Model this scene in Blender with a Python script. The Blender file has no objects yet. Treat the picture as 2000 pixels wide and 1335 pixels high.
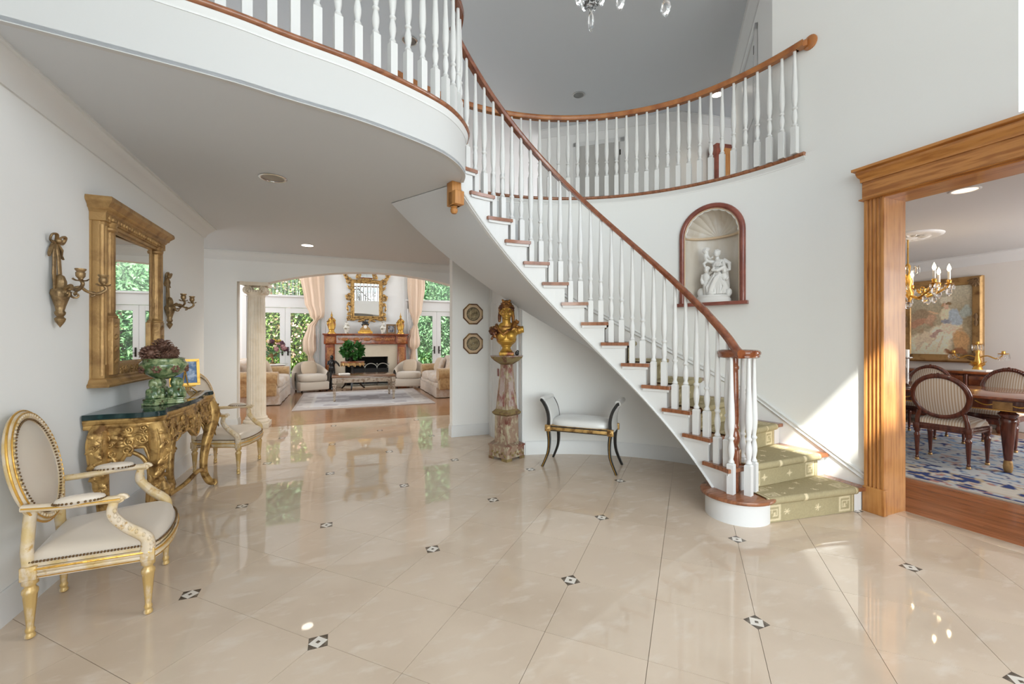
import bpy, bmesh, math, random
from mathutils import Vector, Matrix
PI = math.pi
rnd = random.Random(7)
SC = bpy.context.scene
COL = SC.collection
# ---------------------------------------------------------------- camera, world, lights, exposure
YAW = math.atan(.4077)
cam_d = bpy.data.cameras.new('camera'); cam = bpy.data.objects.new('camera', cam_d); COL.objects.link(cam)
cam.location = (0, 0, 1.35); cam.rotation_euler = (PI/2, 0, -YAW)
cam_d.sensor_width = 36; cam_d.lens = 826/2000*36; cam_d.shift_y = -3.5/2000; cam_d.clip_start = .05; cam_d.clip_end = 200
SC.camera = cam
SC.view_settings.view_transform = 'Standard'; SC.view_settings.look = 'None'
SC.view_settings.gamma = 1; SC.view_settings.use_curve_mapping = False
SC.view_settings.exposure = 0.31
SC.cycles.use_denoising = True
SC.cycles.max_bounces = 10; SC.cycles.diffuse_bounces = 5; SC.cycles.glossy_bounces = 5
SC.cycles.transmission_bounces = 6; SC.cycles.transparent_max_bounces = 10
SC.cycles.sample_clamp_indirect = 6; SC.cycles.caustics_reflective = False; SC.cycles.caustics_refractive = False
W = bpy.data.worlds.new('sky'); SC.world = W; W.use_nodes = True
_nt = W.node_tree; _bg = _nt.nodes['Background']
_sky = _nt.nodes.new('ShaderNodeTexSky'); _sky.sky_type = 'NISHITA'; _sky.sun_disc = False
_sky.sun_elevation = math.radians(50); _sky.sun_rotation = math.radians(210); _sky.air_density = 1.0; _sky.dust_density = 1.5
_nt.links.new(_sky.outputs[0], _bg.inputs[0]); _bg.inputs[1].default_value = .35
def sun_light(d, energy):
    l = bpy.data.lights.new('sun', 'SUN'); l.energy = energy; l.angle = math.radians(.9); l.color = (1, .95, .86)
    o = bpy.data.objects.new('sun', l); COL.objects.link(o)
    o.rotation_euler = Vector(d).to_track_quat('-Z', 'Y').to_euler(); o.location = (0, -6, 12)
def area(name, loc, d, sx, sy, e, col=(1, 1, 1), spread=170):
    l = bpy.data.lights.new(name, 'AREA'); l.shape = 'RECTANGLE'; l.size = sx; l.size_y = sy; l.energy = e; l.color = col; l.spread = math.radians(spread)
    o = bpy.data.objects.new(name, l); COL.objects.link(o); o.location = loc
    o.rotation_euler = Vector(d).to_track_quat('-Z', 'Z').to_euler()
    return o
sun_light((.6, 1, -1.2), 13.0)
area('front_window_daylight', (1.2, -6.8, 2.6), (0, 1, 0), 8.0, 4.6, 680, (.95, .98, 1))
area('bay_fill', (4.95, .15, 4.1), (-1, 0, -.05), 2.1, 2.4, 95, (.95, .98, 1))  # added fill lamp, brightens the left wall through the bay opening
area('living_left_fill', (-4.9, 10.6, 2.4), (1, 0, -.1), 4.2, 3.6, 215, (.95, .98, 1))  # fill lamp added before the solid left wall of the living room
area('living_right_fill', (6.9, 10.6, 2.4), (-1, 0, -.1), 4.2, 3.6, 200, (.95, .98, 1))  # its added counterpart, a fill lamp before the right wall
area('hall_fill', (-3.9, 6.75, 1.6), (1, -.1, 0), 1.3, 2.0, 14, (.95, .98, 1))  # unseen fill lamp added to brighten the arch end of the foyer
area('dining_fill', (8.1, -.55, 1.6), (-.05, 1, 0), 2.2, 2.0, 130, (.95, .98, 1))  # added lamp that fills the dining room from out of view
area('upper_hall_fill', (7.3, 7.0, 4.5), (-1, -.3, -.1), 1.6, 1.6, 60, (1, .97, .93))  # fill lamp added to lift the upper hall and its ceiling

# ---------------------------------------------------------------- helpers
def srgb(r, g, b):
    return tuple(((c/255)/12.92 if c/255 <= .04045 else ((c/255+.055)/1.055)**2.4) for c in (r, g, b))
class MB:
    def __init__(s): s.v = []; s.f = []; s.m = []
    def add(s, vs, fs, mi=0):
        b = len(s.v); s.v.extend(tuple(p) for p in vs)
        for f in fs: s.f.append(tuple(b+i for i in f)); s.m.append(mi)
        return s
    def box(s, c, d, mi=0, rz=0, bev=0, M=None):
        x, y, z = d[0]/2, d[1]/2, d[2]/2
        if bev > 0:
            bm = bmesh.new(); bmesh.ops.create_cube(bm, size=1)
            for v in bm.verts: v.co = Vector((v.co.x*d[0], v.co.y*d[1], v.co.z*d[2]))
            bmesh.ops.bevel(bm, geom=bm.edges[:], offset=bev, segments=2, affect='EDGES', profile=.5)
            vs = [v.co.copy() for v in bm.verts]; bm.verts.index_update(); fs = [[v.index for v in f.verts] for f in bm.faces]; bm.free()
        else:
            vs = [Vector((a*x, b*y, e*z)) for e in (-1, 1) for b in (-1, 1) for a in (-1, 1)]
            fs = [(0, 2, 3, 1), (4, 5, 7, 6), (0, 1, 5, 4), (2, 6, 7, 3), (0, 4, 6, 2), (1, 3, 7, 5)]
        R = M if M is not None else Matrix.Rotation(rz, 3, 'Z')
        return s.add([R @ v + Vector(c) for v in vs], fs, mi)
    def bx(s, x0, x1, y0, y1, z0, z1, mi=0, bev=0): return s.box(((x0+x1)/2, (y0+y1)/2, (z0+z1)/2), (x1-x0, y1-y0, z1-z0), mi, 0, bev)
    def lathe(s, prof, loc=(0, 0, 0), seg=16, mi=0, fl=None, sx=1, sy=1, M=None, cap=True):
        vs = []; fs = []; n = len(prof); L = Vector(loc)
        for k, (r, z) in enumerate(prof):
            for i in range(seg):
                a = 2*PI*i/seg; rr = r
                if fl and fl[2] <= k <= fl[3]: rr = r*(1-fl[1]*(.5+.5*math.cos(fl[0]*a)))
                p = Vector((rr*math.cos(a)*sx, rr*math.sin(a)*sy, z))
                vs.append((M @ p if M is not None else p)+L)
        for k in range(n-1):
            for i in range(seg):
                j = (i+1) % seg; fs.append((k*seg+i, k*seg+j, (k+1)*seg+j, (k+1)*seg+i))
        if cap: fs.append(tuple(range(seg-1, -1, -1))); fs.append(tuple((n-1)*seg+i for i in range(seg)))
        return s.add(vs, fs, mi)
    def tube(s, pts, rad, seg=8, mi=0, flat=1.0, up=None):
        pts = [Vector(p) for p in pts]; n = len(pts); vs = []; fs = []
        if not hasattr(rad, '__len__'): rad = [rad]*n
        N = None
        for k in range(n):
            t = (pts[min(k+1, n-1)]-pts[max(k-1, 0)]); t = t.normalized() if t.length > 1e-9 else Vector((0, 0, 1))
            if N is None:
                u = Vector(up) if up else (Vector((0, 0, 1)) if abs(t.z) < .9 else Vector((1, 0, 0))); N = (u-t*u.dot(t)).normalized()
            else:
                N = N-t*N.dot(t); N = N.normalized() if N.length > 1e-6 else t.orthogonal().normalized()
            B = t.cross(N)
            for i in range(seg):
                a = 2*PI*i/seg; vs.append(pts[k]+N*(rad[k]*flat*math.cos(a))+B*(rad[k]*math.sin(a)))
        for k in range(n-1):
            for i in range(seg):
                j = (i+1) % seg; fs.append((k*seg+i, k*seg+j, (k+1)*seg+j, (k+1)*seg+i))
        fs.append(tuple(range(seg-1, -1, -1))); fs.append(tuple((n-1)*seg+i for i in range(seg)))
        return s.add(vs, fs, mi)
    def sweep(s, path, prof, mi=0, closed=False, caps=True, up=(0, 0, 1)):
        P = [Vector(p) for p in path]; n = len(P); m = len(prof); U = Vector(up); vs = []; fs = []
        for k in range(n):
            a = P[(k-1) % n] if (closed or k > 0) else P[k]; b = P[(k+1) % n] if (closed or k < n-1) else P[k]
            d1 = (P[k]-a); d2 = (b-P[k])
            d1 -= U*d1.dot(U); d2 -= U*d2.dot(U)
            d1 = d1.normalized() if d1.length > 1e-9 else d2.normalized(); d2 = d2.normalized() if d2.length > 1e-9 else d1
            t = (d1+d2); t = t.normalized() if t.length > 1e-6 else d1
            side = t.cross(U); c = max(.35, t.dot(d1)); 
            for (q, w) in prof: vs.append(P[k]+side*(q/c)+U*w)
        for k in range(n if closed else n-1):
            for i in range(m):
                j = (i+1) % m; k2 = (k+1) % n; fs.append((k*m+i, k*m+j, k2*m+j, k2*m+i))
        if caps and not closed: fs.append(tuple(range(m-1, -1, -1))); fs.append(tuple((n-1)*m+i for i in range(m)))
        return s.add(vs, fs, mi)
    def prism(s, poly, z0, z1, mi=0, map=None):
        n = len(poly); mp = map or (lambda a, b, c: (a, b, c))
        vs = [mp(p[0], p[1], z0) for p in poly]+[mp(p[0], p[1], z1) for p in poly]
        fs = [tuple(range(n-1, -1, -1)), tuple(range(n, 2*n))]+[(i, (i+1) % n, n+(i+1) % n, n+i) for i in range(n)]
        return s.add(vs, fs, mi)
    def ell(s, c, r, seg=12, rings=8, mi=0, M=None, e=1.0):
        vs = []; fs = []; c = Vector(c)
        pw = lambda x: math.copysign(abs(x)**e, x)
        if not hasattr(r, '__len__'): r = (r, r, r)
        for k in range(rings+1):
            t = -PI/2+PI*k/rings
            for i in range(seg):
                a = 2*PI*i/seg; p = Vector((r[0]*pw(math.cos(t))*pw(math.cos(a)), r[1]*pw(math.cos(t))*pw(math.sin(a)), r[2]*pw(math.sin(t))))
                vs.append((M @ p if M is not None else p)+c)
        for k in range(rings):
            for i in range(seg):
                j = (i+1) % seg; fs.append((k*seg+i, k*seg+j, (k+1)*seg+j, (k+1)*seg+i))
        return s.add(vs, fs, mi)
    def grid(s, fn, nu, nv, mi=0, cu=False, cv=False):
        vs = [fn(i/nu, j/nv) for j in range(nv+(0 if cv else 1)) for i in range(nu+(0 if cu else 1))]
        w = nu if cu else nu+1; hgt = nv if cv else nv+1
        fs = [(j*w+i, j*w+(i+1) % w, ((j+1) % hgt)*w+(i+1) % w, ((j+1) % hgt)*w+i) for j in range(nv) for i in range(nu)]
        return s.add(vs, fs, mi)
    def spiral(s, c, r0, turns, tr, a0=0, ex=(1, 0, 0), ey=(0, 0, 1), n=26, dirn=1, r1=.12, seg=7, mi=0):
        ex = Vector(ex); ey = Vector(ey); c = Vector(c); pts = []; rr = []
        for k in range(n+1):
            t = k/n; r = r0*(r1+(1-r1)*(1-t)); a = a0+dirn*turns*2*PI*t
            pts.append(c+ex*(r*math.cos(a))+ey*(r*math.sin(a))); rr.append(tr*(1-.45*t))
        s.tube(pts, rr, seg, mi); s.ell(pts[-1], tr*1.1, 8, 5, mi)
        return s
    def leaf(s, p, d, n, L, w, mi=0, curl=.08, lobes=3):
        # a carved acanthus blade from p along d, face normal n
        p = Vector(p); d = Vector(d).normalized(); n = Vector(n); n = (n-d*n.dot(d)).normalized(); b = d.cross(n); K = 9; vs = []; fs = []
        for k in range(K):
            t = k/(K-1); ww = w*(math.sin(PI*(t*.86+.08))**.7)*(1+.22*math.cos(t*lobes*2*PI)); q = p+d*(L*t)+n*(curl*L*math.sin(PI*t))
            for j, (a, o) in enumerate(((-1, -.15), (-.45, .12), (0, .3), (.45, .12), (1, -.15), (0, -.25))): vs.append(q+b*(a*ww)+n*(o*w))
        for k in range(K-1):
            for j in range(6): j2 = (j+1) % 6; fs.append((k*6+j, k*6+j2, (k+1)*6+j2, (k+1)*6+j))
        fs.append((0, 1, 2, 3, 4, 5)); fs.append(tuple((K-1)*6+j for j in range(5, -1, -1)))
        return s.add(vs, fs, mi)
def mesh_of(name, mb, mats, ang=50):
    me = bpy.data.meshes.new(name); me.from_pydata([tuple(v) for v in mb.v], [], mb.f)
    bm = bmesh.new(); bm.from_mesh(me)
    mi = {}
    bm.faces.ensure_lookup_table()
    for i, f in enumerate(bm.faces): f.material_index = mb.m[i]; f.smooth = True
    ng = [f for f in bm.faces if len(f.verts) > 6]
    if ng: bmesh.ops.triangulate(bm, faces=ng)
    bmesh.ops.recalc_face_normals(bm, faces=bm.faces[:]); bm.to_mesh(me); bm.free()
    for m in (mats if isinstance(mats, (list, tuple)) else [mats]): me.materials.append(m)
    me.set_sharp_from_angle(angle=math.radians(ang))
    return me
def obj(name, mb, mats, parent=None, loc=None, rz=0, ang=50, rot=None):
    me = mb if isinstance(mb, bpy.types.Mesh) else mesh_of(name, mb, mats, ang)
    o = bpy.data.objects.new(name, me); COL.objects.link(o)
    if parent: o.parent = parent
    if loc is not None: o.location = loc
    o.rotation_euler = rot if rot else (0, 0, rz)
    return o
def tag(o, label, cat, group=None):
    o['label'] = label; o['category'] = cat
    if group: o['group'] = group
    return o
def thing(name, label, cat, loc=(0, 0, 0), rz=0, group=None):
    o = bpy.data.objects.new(name, None); COL.objects.link(o); o.location = loc; o.rotation_euler = (0, 0, rz); o.empty_display_size = .1
    return tag(o, label, cat, group)
def struct(name, mb, mats, ang=40):
    o = obj(name, mb, mats, ang=ang); o['kind'] = 'structure'; return o
def dup(o, loc=None, rz=None, label=None, group=None, parent=None):
    c = o.copy(); COL.objects.link(c); c.parent = parent
    if loc is not None: c.location = loc
    if rz is not None: c.rotation_euler = (0, 0, rz)
    if label: c['label'] = label
    if group: c['group'] = group
    for ch in o.children:
        dup(ch, parent=c)
    return c
def blob(name, prims, vox, mats, parent=None, loc=None, rz=0, smooth=4):
    mb = MB()
    for p in prims:
        k = p[0]
        if k == 'e': mb.ell(p[1], p[2], 14, 9, 0, p[3] if len(p) > 3 else None)
        elif k == 't': mb.tube(p[1], p[2], 10)
        elif k == 'b': mb.box(p[1], p[2], 0, p[3] if len(p) > 3 else 0)
        elif k == 'l': mb.lathe(p[1], p[2], 20)
    o = obj(name, mb, mats, parent, loc, rz)
    r = o.modifiers.new('r', 'REMESH'); r.mode = 'VOXEL'; r.voxel_size = vox
    if smooth: sm = o.modifiers.new('s', 'SMOOTH'); sm.iterations = smooth; sm.factor = .5
    dg = bpy.context.evaluated_depsgraph_get(); me = bpy.data.meshes.new_from_object(o.evaluated_get(dg))
    o.modifiers.clear(); o.data = me
    for f in me.polygons: f.use_smooth = True
    if not me.materials: me.materials.append(mats)
    return o
def cr(pts, n=8):
    P = [Vector(p) for p in pts]; out = []
    for i in range(len(P)-1):
        a = P[max(i-1, 0)]; b = P[i]; c = P[i+1]; d = P[min(i+2, len(P)-1)]
        for k in range(n):
            t = k/n; out.append(.5*((2*b)+(c-a)*t+(2*a-5*b+4*c-d)*t*t+(3*b-a-3*c+d)*t**3))
    out.append(P[-1]); return out
def resample(path, step):
    L = [0]
    for a, b in zip(path, path[1:]): L.append(L[-1]+(b-a).length)
    n = max(1, round(L[-1]/step)); out = []
    for k in range(n+1):
        s = L[-1]*k/n; i = 0
        while i < len(L)-2 and L[i+1] < s: i += 1
        t = (s-L[i])/max(1e-9, L[i+1]-L[i]); out.append((path[i].lerp(path[i+1], t), (path[i+1]-path[i]).normalized()))
    return out
def axM(x, y, z): return Matrix((x, y, z)).transposed()
def rotx(a): return Matrix.Rotation(a, 3, 'X')
def roty(a): return Matrix.Rotation(a, 3, 'Y')
def rotz(a): return Matrix.Rotation(a, 3, 'Z')
# ---------------------------------------------------------------- materials
def M(name, col, rough=.5, metal=0, var=None, var2=None, bump=None, coat=0, spec=.5, rvar=0, rand=0, trans=0, ior=1.45, emit=0, sheen=0, coord='Object'):
    m = bpy.data.materials.new(name); m.use_nodes = True; nt = m.node_tree; N = nt.nodes; Lk = nt.links; b = N['Principled BSDF']
    b.inputs['Base Color'].default_value = (*col, 1); b.inputs['Roughness'].default_value = rough; b.inputs['Metallic'].default_value = metal
    b.inputs['Specular IOR Level'].default_value = spec; b.inputs['Coat Weight'].default_value = coat; b.inputs['Coat Roughness'].default_value = .08
    b.inputs['Transmission Weight'].default_value = trans; b.inputs['IOR'].default_value = ior
    if sheen: b.inputs['Sheen Weight'].default_value = sheen
    if emit: b.inputs['Emission Color'].default_value = (*col, 1); b.inputs['Emission Strength'].default_value = emit
    tc = None
    def noise(sc, st, det=3, rg=.55):
        nonlocal tc
        if tc is None: tc = N.new('ShaderNodeTexCoord') if coord == 'Object' else N.new('ShaderNodeNewGeometry')
        mp = N.new('ShaderNodeMapping'); mp.inputs['Scale'].default_value = st
        Lk.new(tc.outputs['Object' if coord == 'Object' else 'Position'], mp.inputs[0])
        t = N.new('ShaderNodeTexNoise'); t.inputs['Scale'].default_value = sc; t.inputs['Detail'].default_value = det; t.inputs['Roughness'].default_value = rg
        Lk.new(mp.outputs[0], t.inputs['Vector']); return t
    cur = None
    for v in (var, var2):
        if not v: continue
        sc, c2, lo, hi = v[:4]; st = v[4] if len(v) > 4 else (1, 1, 1); det = v[5] if len(v) > 5 else 4
        t = noise(sc, st, det); rp = N.new('ShaderNodeMapRange'); rp.inputs[1].default_value = lo; rp.inputs[2].default_value = hi
        Lk.new(t.outputs[0], rp.inputs[0]); mx = N.new('ShaderNodeMix'); mx.data_type = 'RGBA'
        Lk.new(rp.outputs[0], mx.inputs[0])
        if cur is None: mx.inputs[6].default_value = (*col, 1)
        else: Lk.new(cur, mx.inputs[6])
        mx.inputs[7].default_value = (*c2, 1); cur = mx.outputs[2]
    if rand:
        oi = N.new('ShaderNodeObjectInfo'); hs = N.new('ShaderNodeHueSaturation'); mr = N.new('ShaderNodeMapRange')
        mr.inputs[3].default_value = 1-rand; mr.inputs[4].default_value = 1+rand
        Lk.new(oi.outputs['Random'], mr.inputs[0]); Lk.new(mr.outputs[0], hs.inputs['Value'])
        if cur is None: hs.inputs['Color'].default_value = (*col, 1)
        else: Lk.new(cur, hs.inputs['Color'])
        cur = hs.outputs[0]
    if cur is not None: Lk.new(cur, b.inputs['Base Color'])
    if bump:
        t = noise(bump[0], bump[2] if len(bump) > 2 else (1, 1, 1), 3); bp = N.new('ShaderNodeBump'); bp.inputs['Strength'].default_value = bump[1]; bp.inputs['Distance'].default_value = .01
        Lk.new(t.outputs[0], bp.inputs['Height']); Lk.new(bp.outputs[0], b.inputs['Normal'])
    return m
def vcol(name, rough=.9, bump=None, spec=.2):
    m = M(name, (1, 1, 1), rough, spec=spec, bump=bump); a = m.node_tree.nodes.new('ShaderNodeAttribute'); a.attribute_name = 'Col'
    m.node_tree.links.new(a.outputs['Color'], m.node_tree.nodes['Principled BSDF'].inputs['Base Color']); return m
WALL = M('wall_paint', (.83, .828, .815), .75, bump=(60, .04))
WALL_D = M('dining_wall_paint', (.74, .7, .66), .75)
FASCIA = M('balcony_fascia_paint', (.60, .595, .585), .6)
TRIM = M('white_trim_paint', (.72, .72, .715), .4)
CEIL = M('ceiling_paint', (.64, .66, .685), .8)
GROUT = M('grout', (.36, .29, .22), .6)
MARBLE = M('cream_marble', (.69, .56, .435), .03, var=(1.6, (.585, .46, .345), .42, .75, (1, 1, 1), 8), var2=(5, (.72, .61, .5), .55, .7, (1, 2.2, 1), 10), rand=.03, spec=.55, coord='World')
INLAY_D = M('inlay_dark_stone', (.10, .075, .055), .1, var=(40, (.2, .16, .12), .45, .6))
INLAY_L = M('inlay_white_stone', (.8, .74, .66), .08)
OAK = M('golden_oak', (.50, .225, .065), .45, var=(5, (.33, .115, .022), .42, .68, (9, 9, .55), 6), var2=(2, (.6, .29, .09), .5, .75, (1, 1, 1)), coat=.06, bump=(30, .05, (6, 6, .4)))
OAK_H = M('golden_oak_header', (.52, .22, .055), .28, var=(4, (.33, .115, .022), .45, .62, (6, .8, 8), 7), var2=(2, (.6, .29, .09), .5, .75), coat=.35)
RAIL = M('red_brown_handrail_wood', (.25, .08, .032), .16, var=(6, (.16, .04, .016), .42, .65, (3, 3, 3), 6), coat=.5)
OAK_R = M('oak_balcony_rail', (.42, .16, .045), .2, var=(7, (.28, .085, .022), .42, .66, (1, 1, 1), 7), coat=.4)
TREAD = M('red_oak_tread', (.31, .12, .055), .22, var=(8, (.2, .07, .03), .42, .65, (1, 6, 1), 6), coat=.4)
PLANK = M('red_oak_plank', (.40, .155, .06), .22, var=(6, (.27, .085, .028), .4, .7, (9, .7, 1), 6), rand=.14, coat=.3)
PLANK_B = M('living_room_oak_boards', (.40, .21, .105), .2, var=(3, (.29, .14, .065), .35, .7, (.5, 16, 1), 5), var2=(5, (.47, .27, .15), .5, .75, (.3, 9, 1)), coat=.3)
GOLD = M('gilded_wood', (.55, .34, .12), .38, .55, var=(16, (.15, .07, .02), .45, .66, (1, 1, 1), 5), bump=(45, .25))
GOLD_D = M('dark_gilt_frame', (.44, .265, .105), .42, .5, var=(9, (.2, .1, .04), .48, .75, (1, 1, 1), 5), bump=(60, .3))
GOLD_L = M('bright_gilt', (.78, .45, .1), .3, .8, var=(20, (.45, .21, .04), .55, .75), bump=(60, .2))
BRONZE = M('aged_brass', (.34, .225, .11), .42, .75, var=(14, (.12, .075, .04), .45, .65), bump=(50, .3))
CREAMGILT = M('distressed_cream_and_gilt_paint', (.68, .56, .42), .42, var=(9, (.60, .43, .2), .44, .62, (1, 1, 1), 6), var2=(30, (.5, .3, .1), .6, .7), bump=(40, .25))
CREAMLEG = M('distressed_gilt_leg', (.56, .37, .14), .36, .2, var=(18, (.68, .56, .42), .5, .62, (1, 1, .5), 5), bump=(40, .2))
SATIN = M('ivory_satin', (.62, .525, .425), .33, var=(3, (.60, .51, .42), .4, .7), sheen=.3, spec=.6)
SILVER_SATIN = M('silver_satin', (.70, .69, .67), .28, sheen=.3, spec=.7)
NAIL = M('brass_nailheads', (.17, .1, .045), .35, .8)
GMARBLE = M('green_marble', (.012, .03, .03), .05, var=(9, (.05, .12, .11), .52, .8, (1, 1, 1), 10), spec=.6)
MAJOL = M('green_majolica_glaze', (.07, .13, .05), .12, var=(26, (.30, .36, .18), .44, .58, (1, 1, 1), 5), var2=(34, (.07, .03, .012), .6, .7), coat=.6)
CONE = M('pine_cone', (.13, .06, .04), .6, var=(25, (.24, .13, .09), .45, .65))
MIRROR = M('mirror_glass', (.86, .88, .87), .01, 1.0)
BLACK = M('black_lacquer', (.012, .011, .011), .22, coat=.3)
BUSTG = M('antique_gilt_bust', (.52, .30, .055), .38, .55, var=(8, (.17, .045, .02), .5, .64, (1, 1, 1), 6), bump=(35, .3))
HAIRG = M('rubbed_gilt_hair', (.30, .13, .03), .4, .5, var=(12, (.09, .03, .015), .48, .62), bump=(50, .4))
PED = M('distressed_painted_pedestal', (.30, .2, .14), .55, var=(9, (.17, .055, .04), .5, .62, (1, 1, .5), 7), var2=(20, (.42, .36, .25), .5, .6, (1, 1, .5), 7), bump=(30, .4))
PEDG = M('olive_gilt_moulding', (.26, .19, .08), .5, .25, var=(15, (.16, .075, .045), .48, .62), bump=(30, .3))
PEDP = M('pedestal_lilac_paint', (.42, .33, .3), .55, var=(12, (.25, .09, .07), .5, .62, (1, 1, .4), 7), var2=(20, (.3, .25, .12), .55, .66), bump=(40, .3))
PLASTER = M('white_plaster', (.78, .77, .75), .5)
NICHE = M('faux_marble_niche', (.66, .6, .52), .4, var=(3, (.5, .41, .31), .45, .75, (1, 1, .35), 7), var2=(5, (.75, .72, .69), .5, .7, (1, 1, .3)))
NTRIM = M('niche_mahogany_frame', (.26, .075, .05), .3, var=(8, (.18, .045, .03), .4, .65), coat=.3)
NLINE = M('niche_gilt_line', (.66, .5, .34), .4)
COLUMN = M('cream_column', (.74, .655, .54), .5, var=(8, (.66, .56, .43), .45, .75))
MAHOG = M('mahogany', (.13, .035, .018), .2, var=(6, (.07, .016, .009), .42, .66, (6, 6, .8)), coat=.5)
BURL = M('burl_mahogany', (.28, .075, .02), .16, var=(7, (.11, .024, .009), .42, .66, (1, 1, 1), 8), coat=.6)
MANTEL = M('inlaid_mantel_wood', (.27, .062, .016), .25, var=(12, (.13, .026, .008), .45, .62, (1, 1, 1), 8), coat=.4)
MANTEL_I = M('mantel_inlay', (.42, .17, .055), .3, var=(22, (.22, .07, .02), .45, .62))
STONE = M('cream_limestone', (.64, .55, .42), .3, var=(2, (.58, .48, .35), .45, .7))
SOOT = M('firebox_black', (.012, .011, .01), .8)
IRON = M('pale_iron', (.4, .38, .34), .4, .6)
DAMASK = M('pale_damask', (.62, .52, .44), .6, var=(16, (.56, .43, .32), .46, .58, (1, 1, 1), 2), sheen=.3)
CHENILLE = M('gold_chenille', (.46, .29, .13), .8, var=(18, (.36, .21, .09), .45, .6), sheen=.4)
CREAMF = M('cream_upholstery', (.62, .54, .45), .8, bump=(90, .1), sheen=.3)
PILLOW = M('beige_pillow_fabric', (.58, .46, .34), .8, sheen=.3, bump=(80, .1))
DRAPE = M('champagne_silk_drape', (.74, .56, .42), .45, var=(4, (.66, .48, .35), .4, .7, (1, 1, .2)), sheen=.3)
SHEER = M('white_sheer', (.85, .85, .85), .7)
PAINTW = M('silvered_table_paint', (.46, .38, .3), .45, .1, var=(20, (.22, .14, .09), .48, .62), bump=(40, .3))
CRYSTAL = M('crystal', (1, 1, 1), .0, trans=1, ior=1.55)
CANDLE = M('white_candle', (.85, .82, .76), .5)
BULB = M('lit_bulb', (1, .75, .42), .4, emit=22)
LAMPLIT = M('lit_downlight', (1, .9, .76), .4, emit=9)
LAMPDIM = M('dim_downlight', (1, .78, .58), .4, emit=1.1)
DULL = M('dull_reflector', (.3, .3, .3), .25, .9)
CHROME = M('polished_chrome', (.7, .7, .7), .12, 1)
DARKM = M('dark_metal', (.03, .025, .02), .4, .7)
LEAFG = M('garden_leaf', (.17, .31, .06), .5, rand=.25, var=(3, (.36, .52, .15), .4, .65, (1, 1, 1), 3))
LEAFD = M('garden_dark_leaf', (.10, .23, .1), .5, rand=.25, var=(3, (.25, .43, .22), .45, .65))
BLOSSOM = M('pale_pink_blossom', (.62, .33, .28), .6, var=(8, (.6, .5, .3), .45, .6))
BARK = M('bark', (.10, .07, .045), .9)
LAWN = M('lawn', (.22, .36, .07), .9, var=(.8, (.3, .42, .12), .4, .7))
ASPH = M('driveway', (.12, .12, .115), .9)
TERR = M('pale_terrace_stone', (.6, .57, .52), .8)
PLANT = M('green_plant_leaf', (.02, .1, .012), .4, rand=.2, var=(9, (.05, .19, .03), .45, .65))
DOORP = M('upper_door_paint', (.52, .51, .49), .14)
BLUEP = M('blue_print', (.12, .22, .42), .4, var=(18, (.55, .64, .78), .45, .6, (1, 1, 1), 4))
def glass_mat():
    m = bpy.data.materials.new('window_glass'); m.use_nodes = True; nt = m.node_tree; nt.nodes.remove(nt.nodes['Principled BSDF'])
    t = nt.nodes.new('ShaderNodeBsdfTransparent'); t.inputs[0].default_value = (.95, .97, .96, 1); g = nt.nodes.new('ShaderNodeBsdfGlossy'); g.inputs['Roughness'].default_value = .01
    x = nt.nodes.new('ShaderNodeMixShader'); x.inputs[0].default_value = .06
    nt.links.new(t.outputs[0], x.inputs[1]); nt.links.new(g.outputs[0], x.inputs[2]); nt.links.new(x.outputs[0], nt.nodes['Material Output'].inputs[0]); return m
GLASS = glass_mat()
def stripe_mat():
    m = M('striped_silk', (.66, .58, .49), .4, sheen=.3); nt = m.node_tree; N = nt.nodes
    tc = N.new('ShaderNodeTexCoord'); w = N.new('ShaderNodeTexWave'); w.wave_type = 'BANDS'; w.bands_direction = 'X'; w.inputs['Scale'].default_value = 14
    r = N.new('ShaderNodeValToRGB'); r.color_ramp.elements[0].position = .35; r.color_ramp.elements[0].color = (.70, .64, .56, 1); r.color_ramp.elements[1].position = .6; r.color_ramp.elements[1].color = (.50, .37, .25, 1)
    nt.links.new(tc.outputs['Object'], w.inputs['Vector']); nt.links.new(w.outputs[0], r.inputs[0]); nt.links.new(r.outputs[0], N['Principled BSDF'].inputs['Base Color']); return m
STRIPE = stripe_mat()
RUGM = vcol('rug_wool', .95, (120, .3)); CARPET = vcol('runner_wool', .95, (150, .35)); PAINTING = vcol('oil_canvas', .5, (60, .2), .3); RELIEF = M('grisaille_relief', (.30, .23, .13), .5, var=(26, (.11, .09, .05), .45, .6), var2=(14, (.45, .38, .26), .55, .66), bump=(22, .8))
# ---------------------------------------------------------------- setting: floors, walls, ceilings
ZC, ZU, ZT = 2.69, 3.04, 5.49
CX, CY, RO = 1.636, 2.337, 2.257
XL, XR, YA, YB, YN = -1.485, 3.893, 7.5, 13.4, 5.77
def pol(a, r, z=0): return Vector((CX+r*math.cos(a), CY+r*math.sin(a), z))
CROWN = [(0, -.13), (.012, -.13), (.02, -.115), (.03, -.09), (.06, -.05), (.085, -.03), (.09, -.015), (.105, -.012), (.105, 0), (0, 0)]
BASE = [(0, 0), (.018, 0), (.018, .12), (.012, .135), (.012, .15), (.006, .16), (0, .16)]
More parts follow.
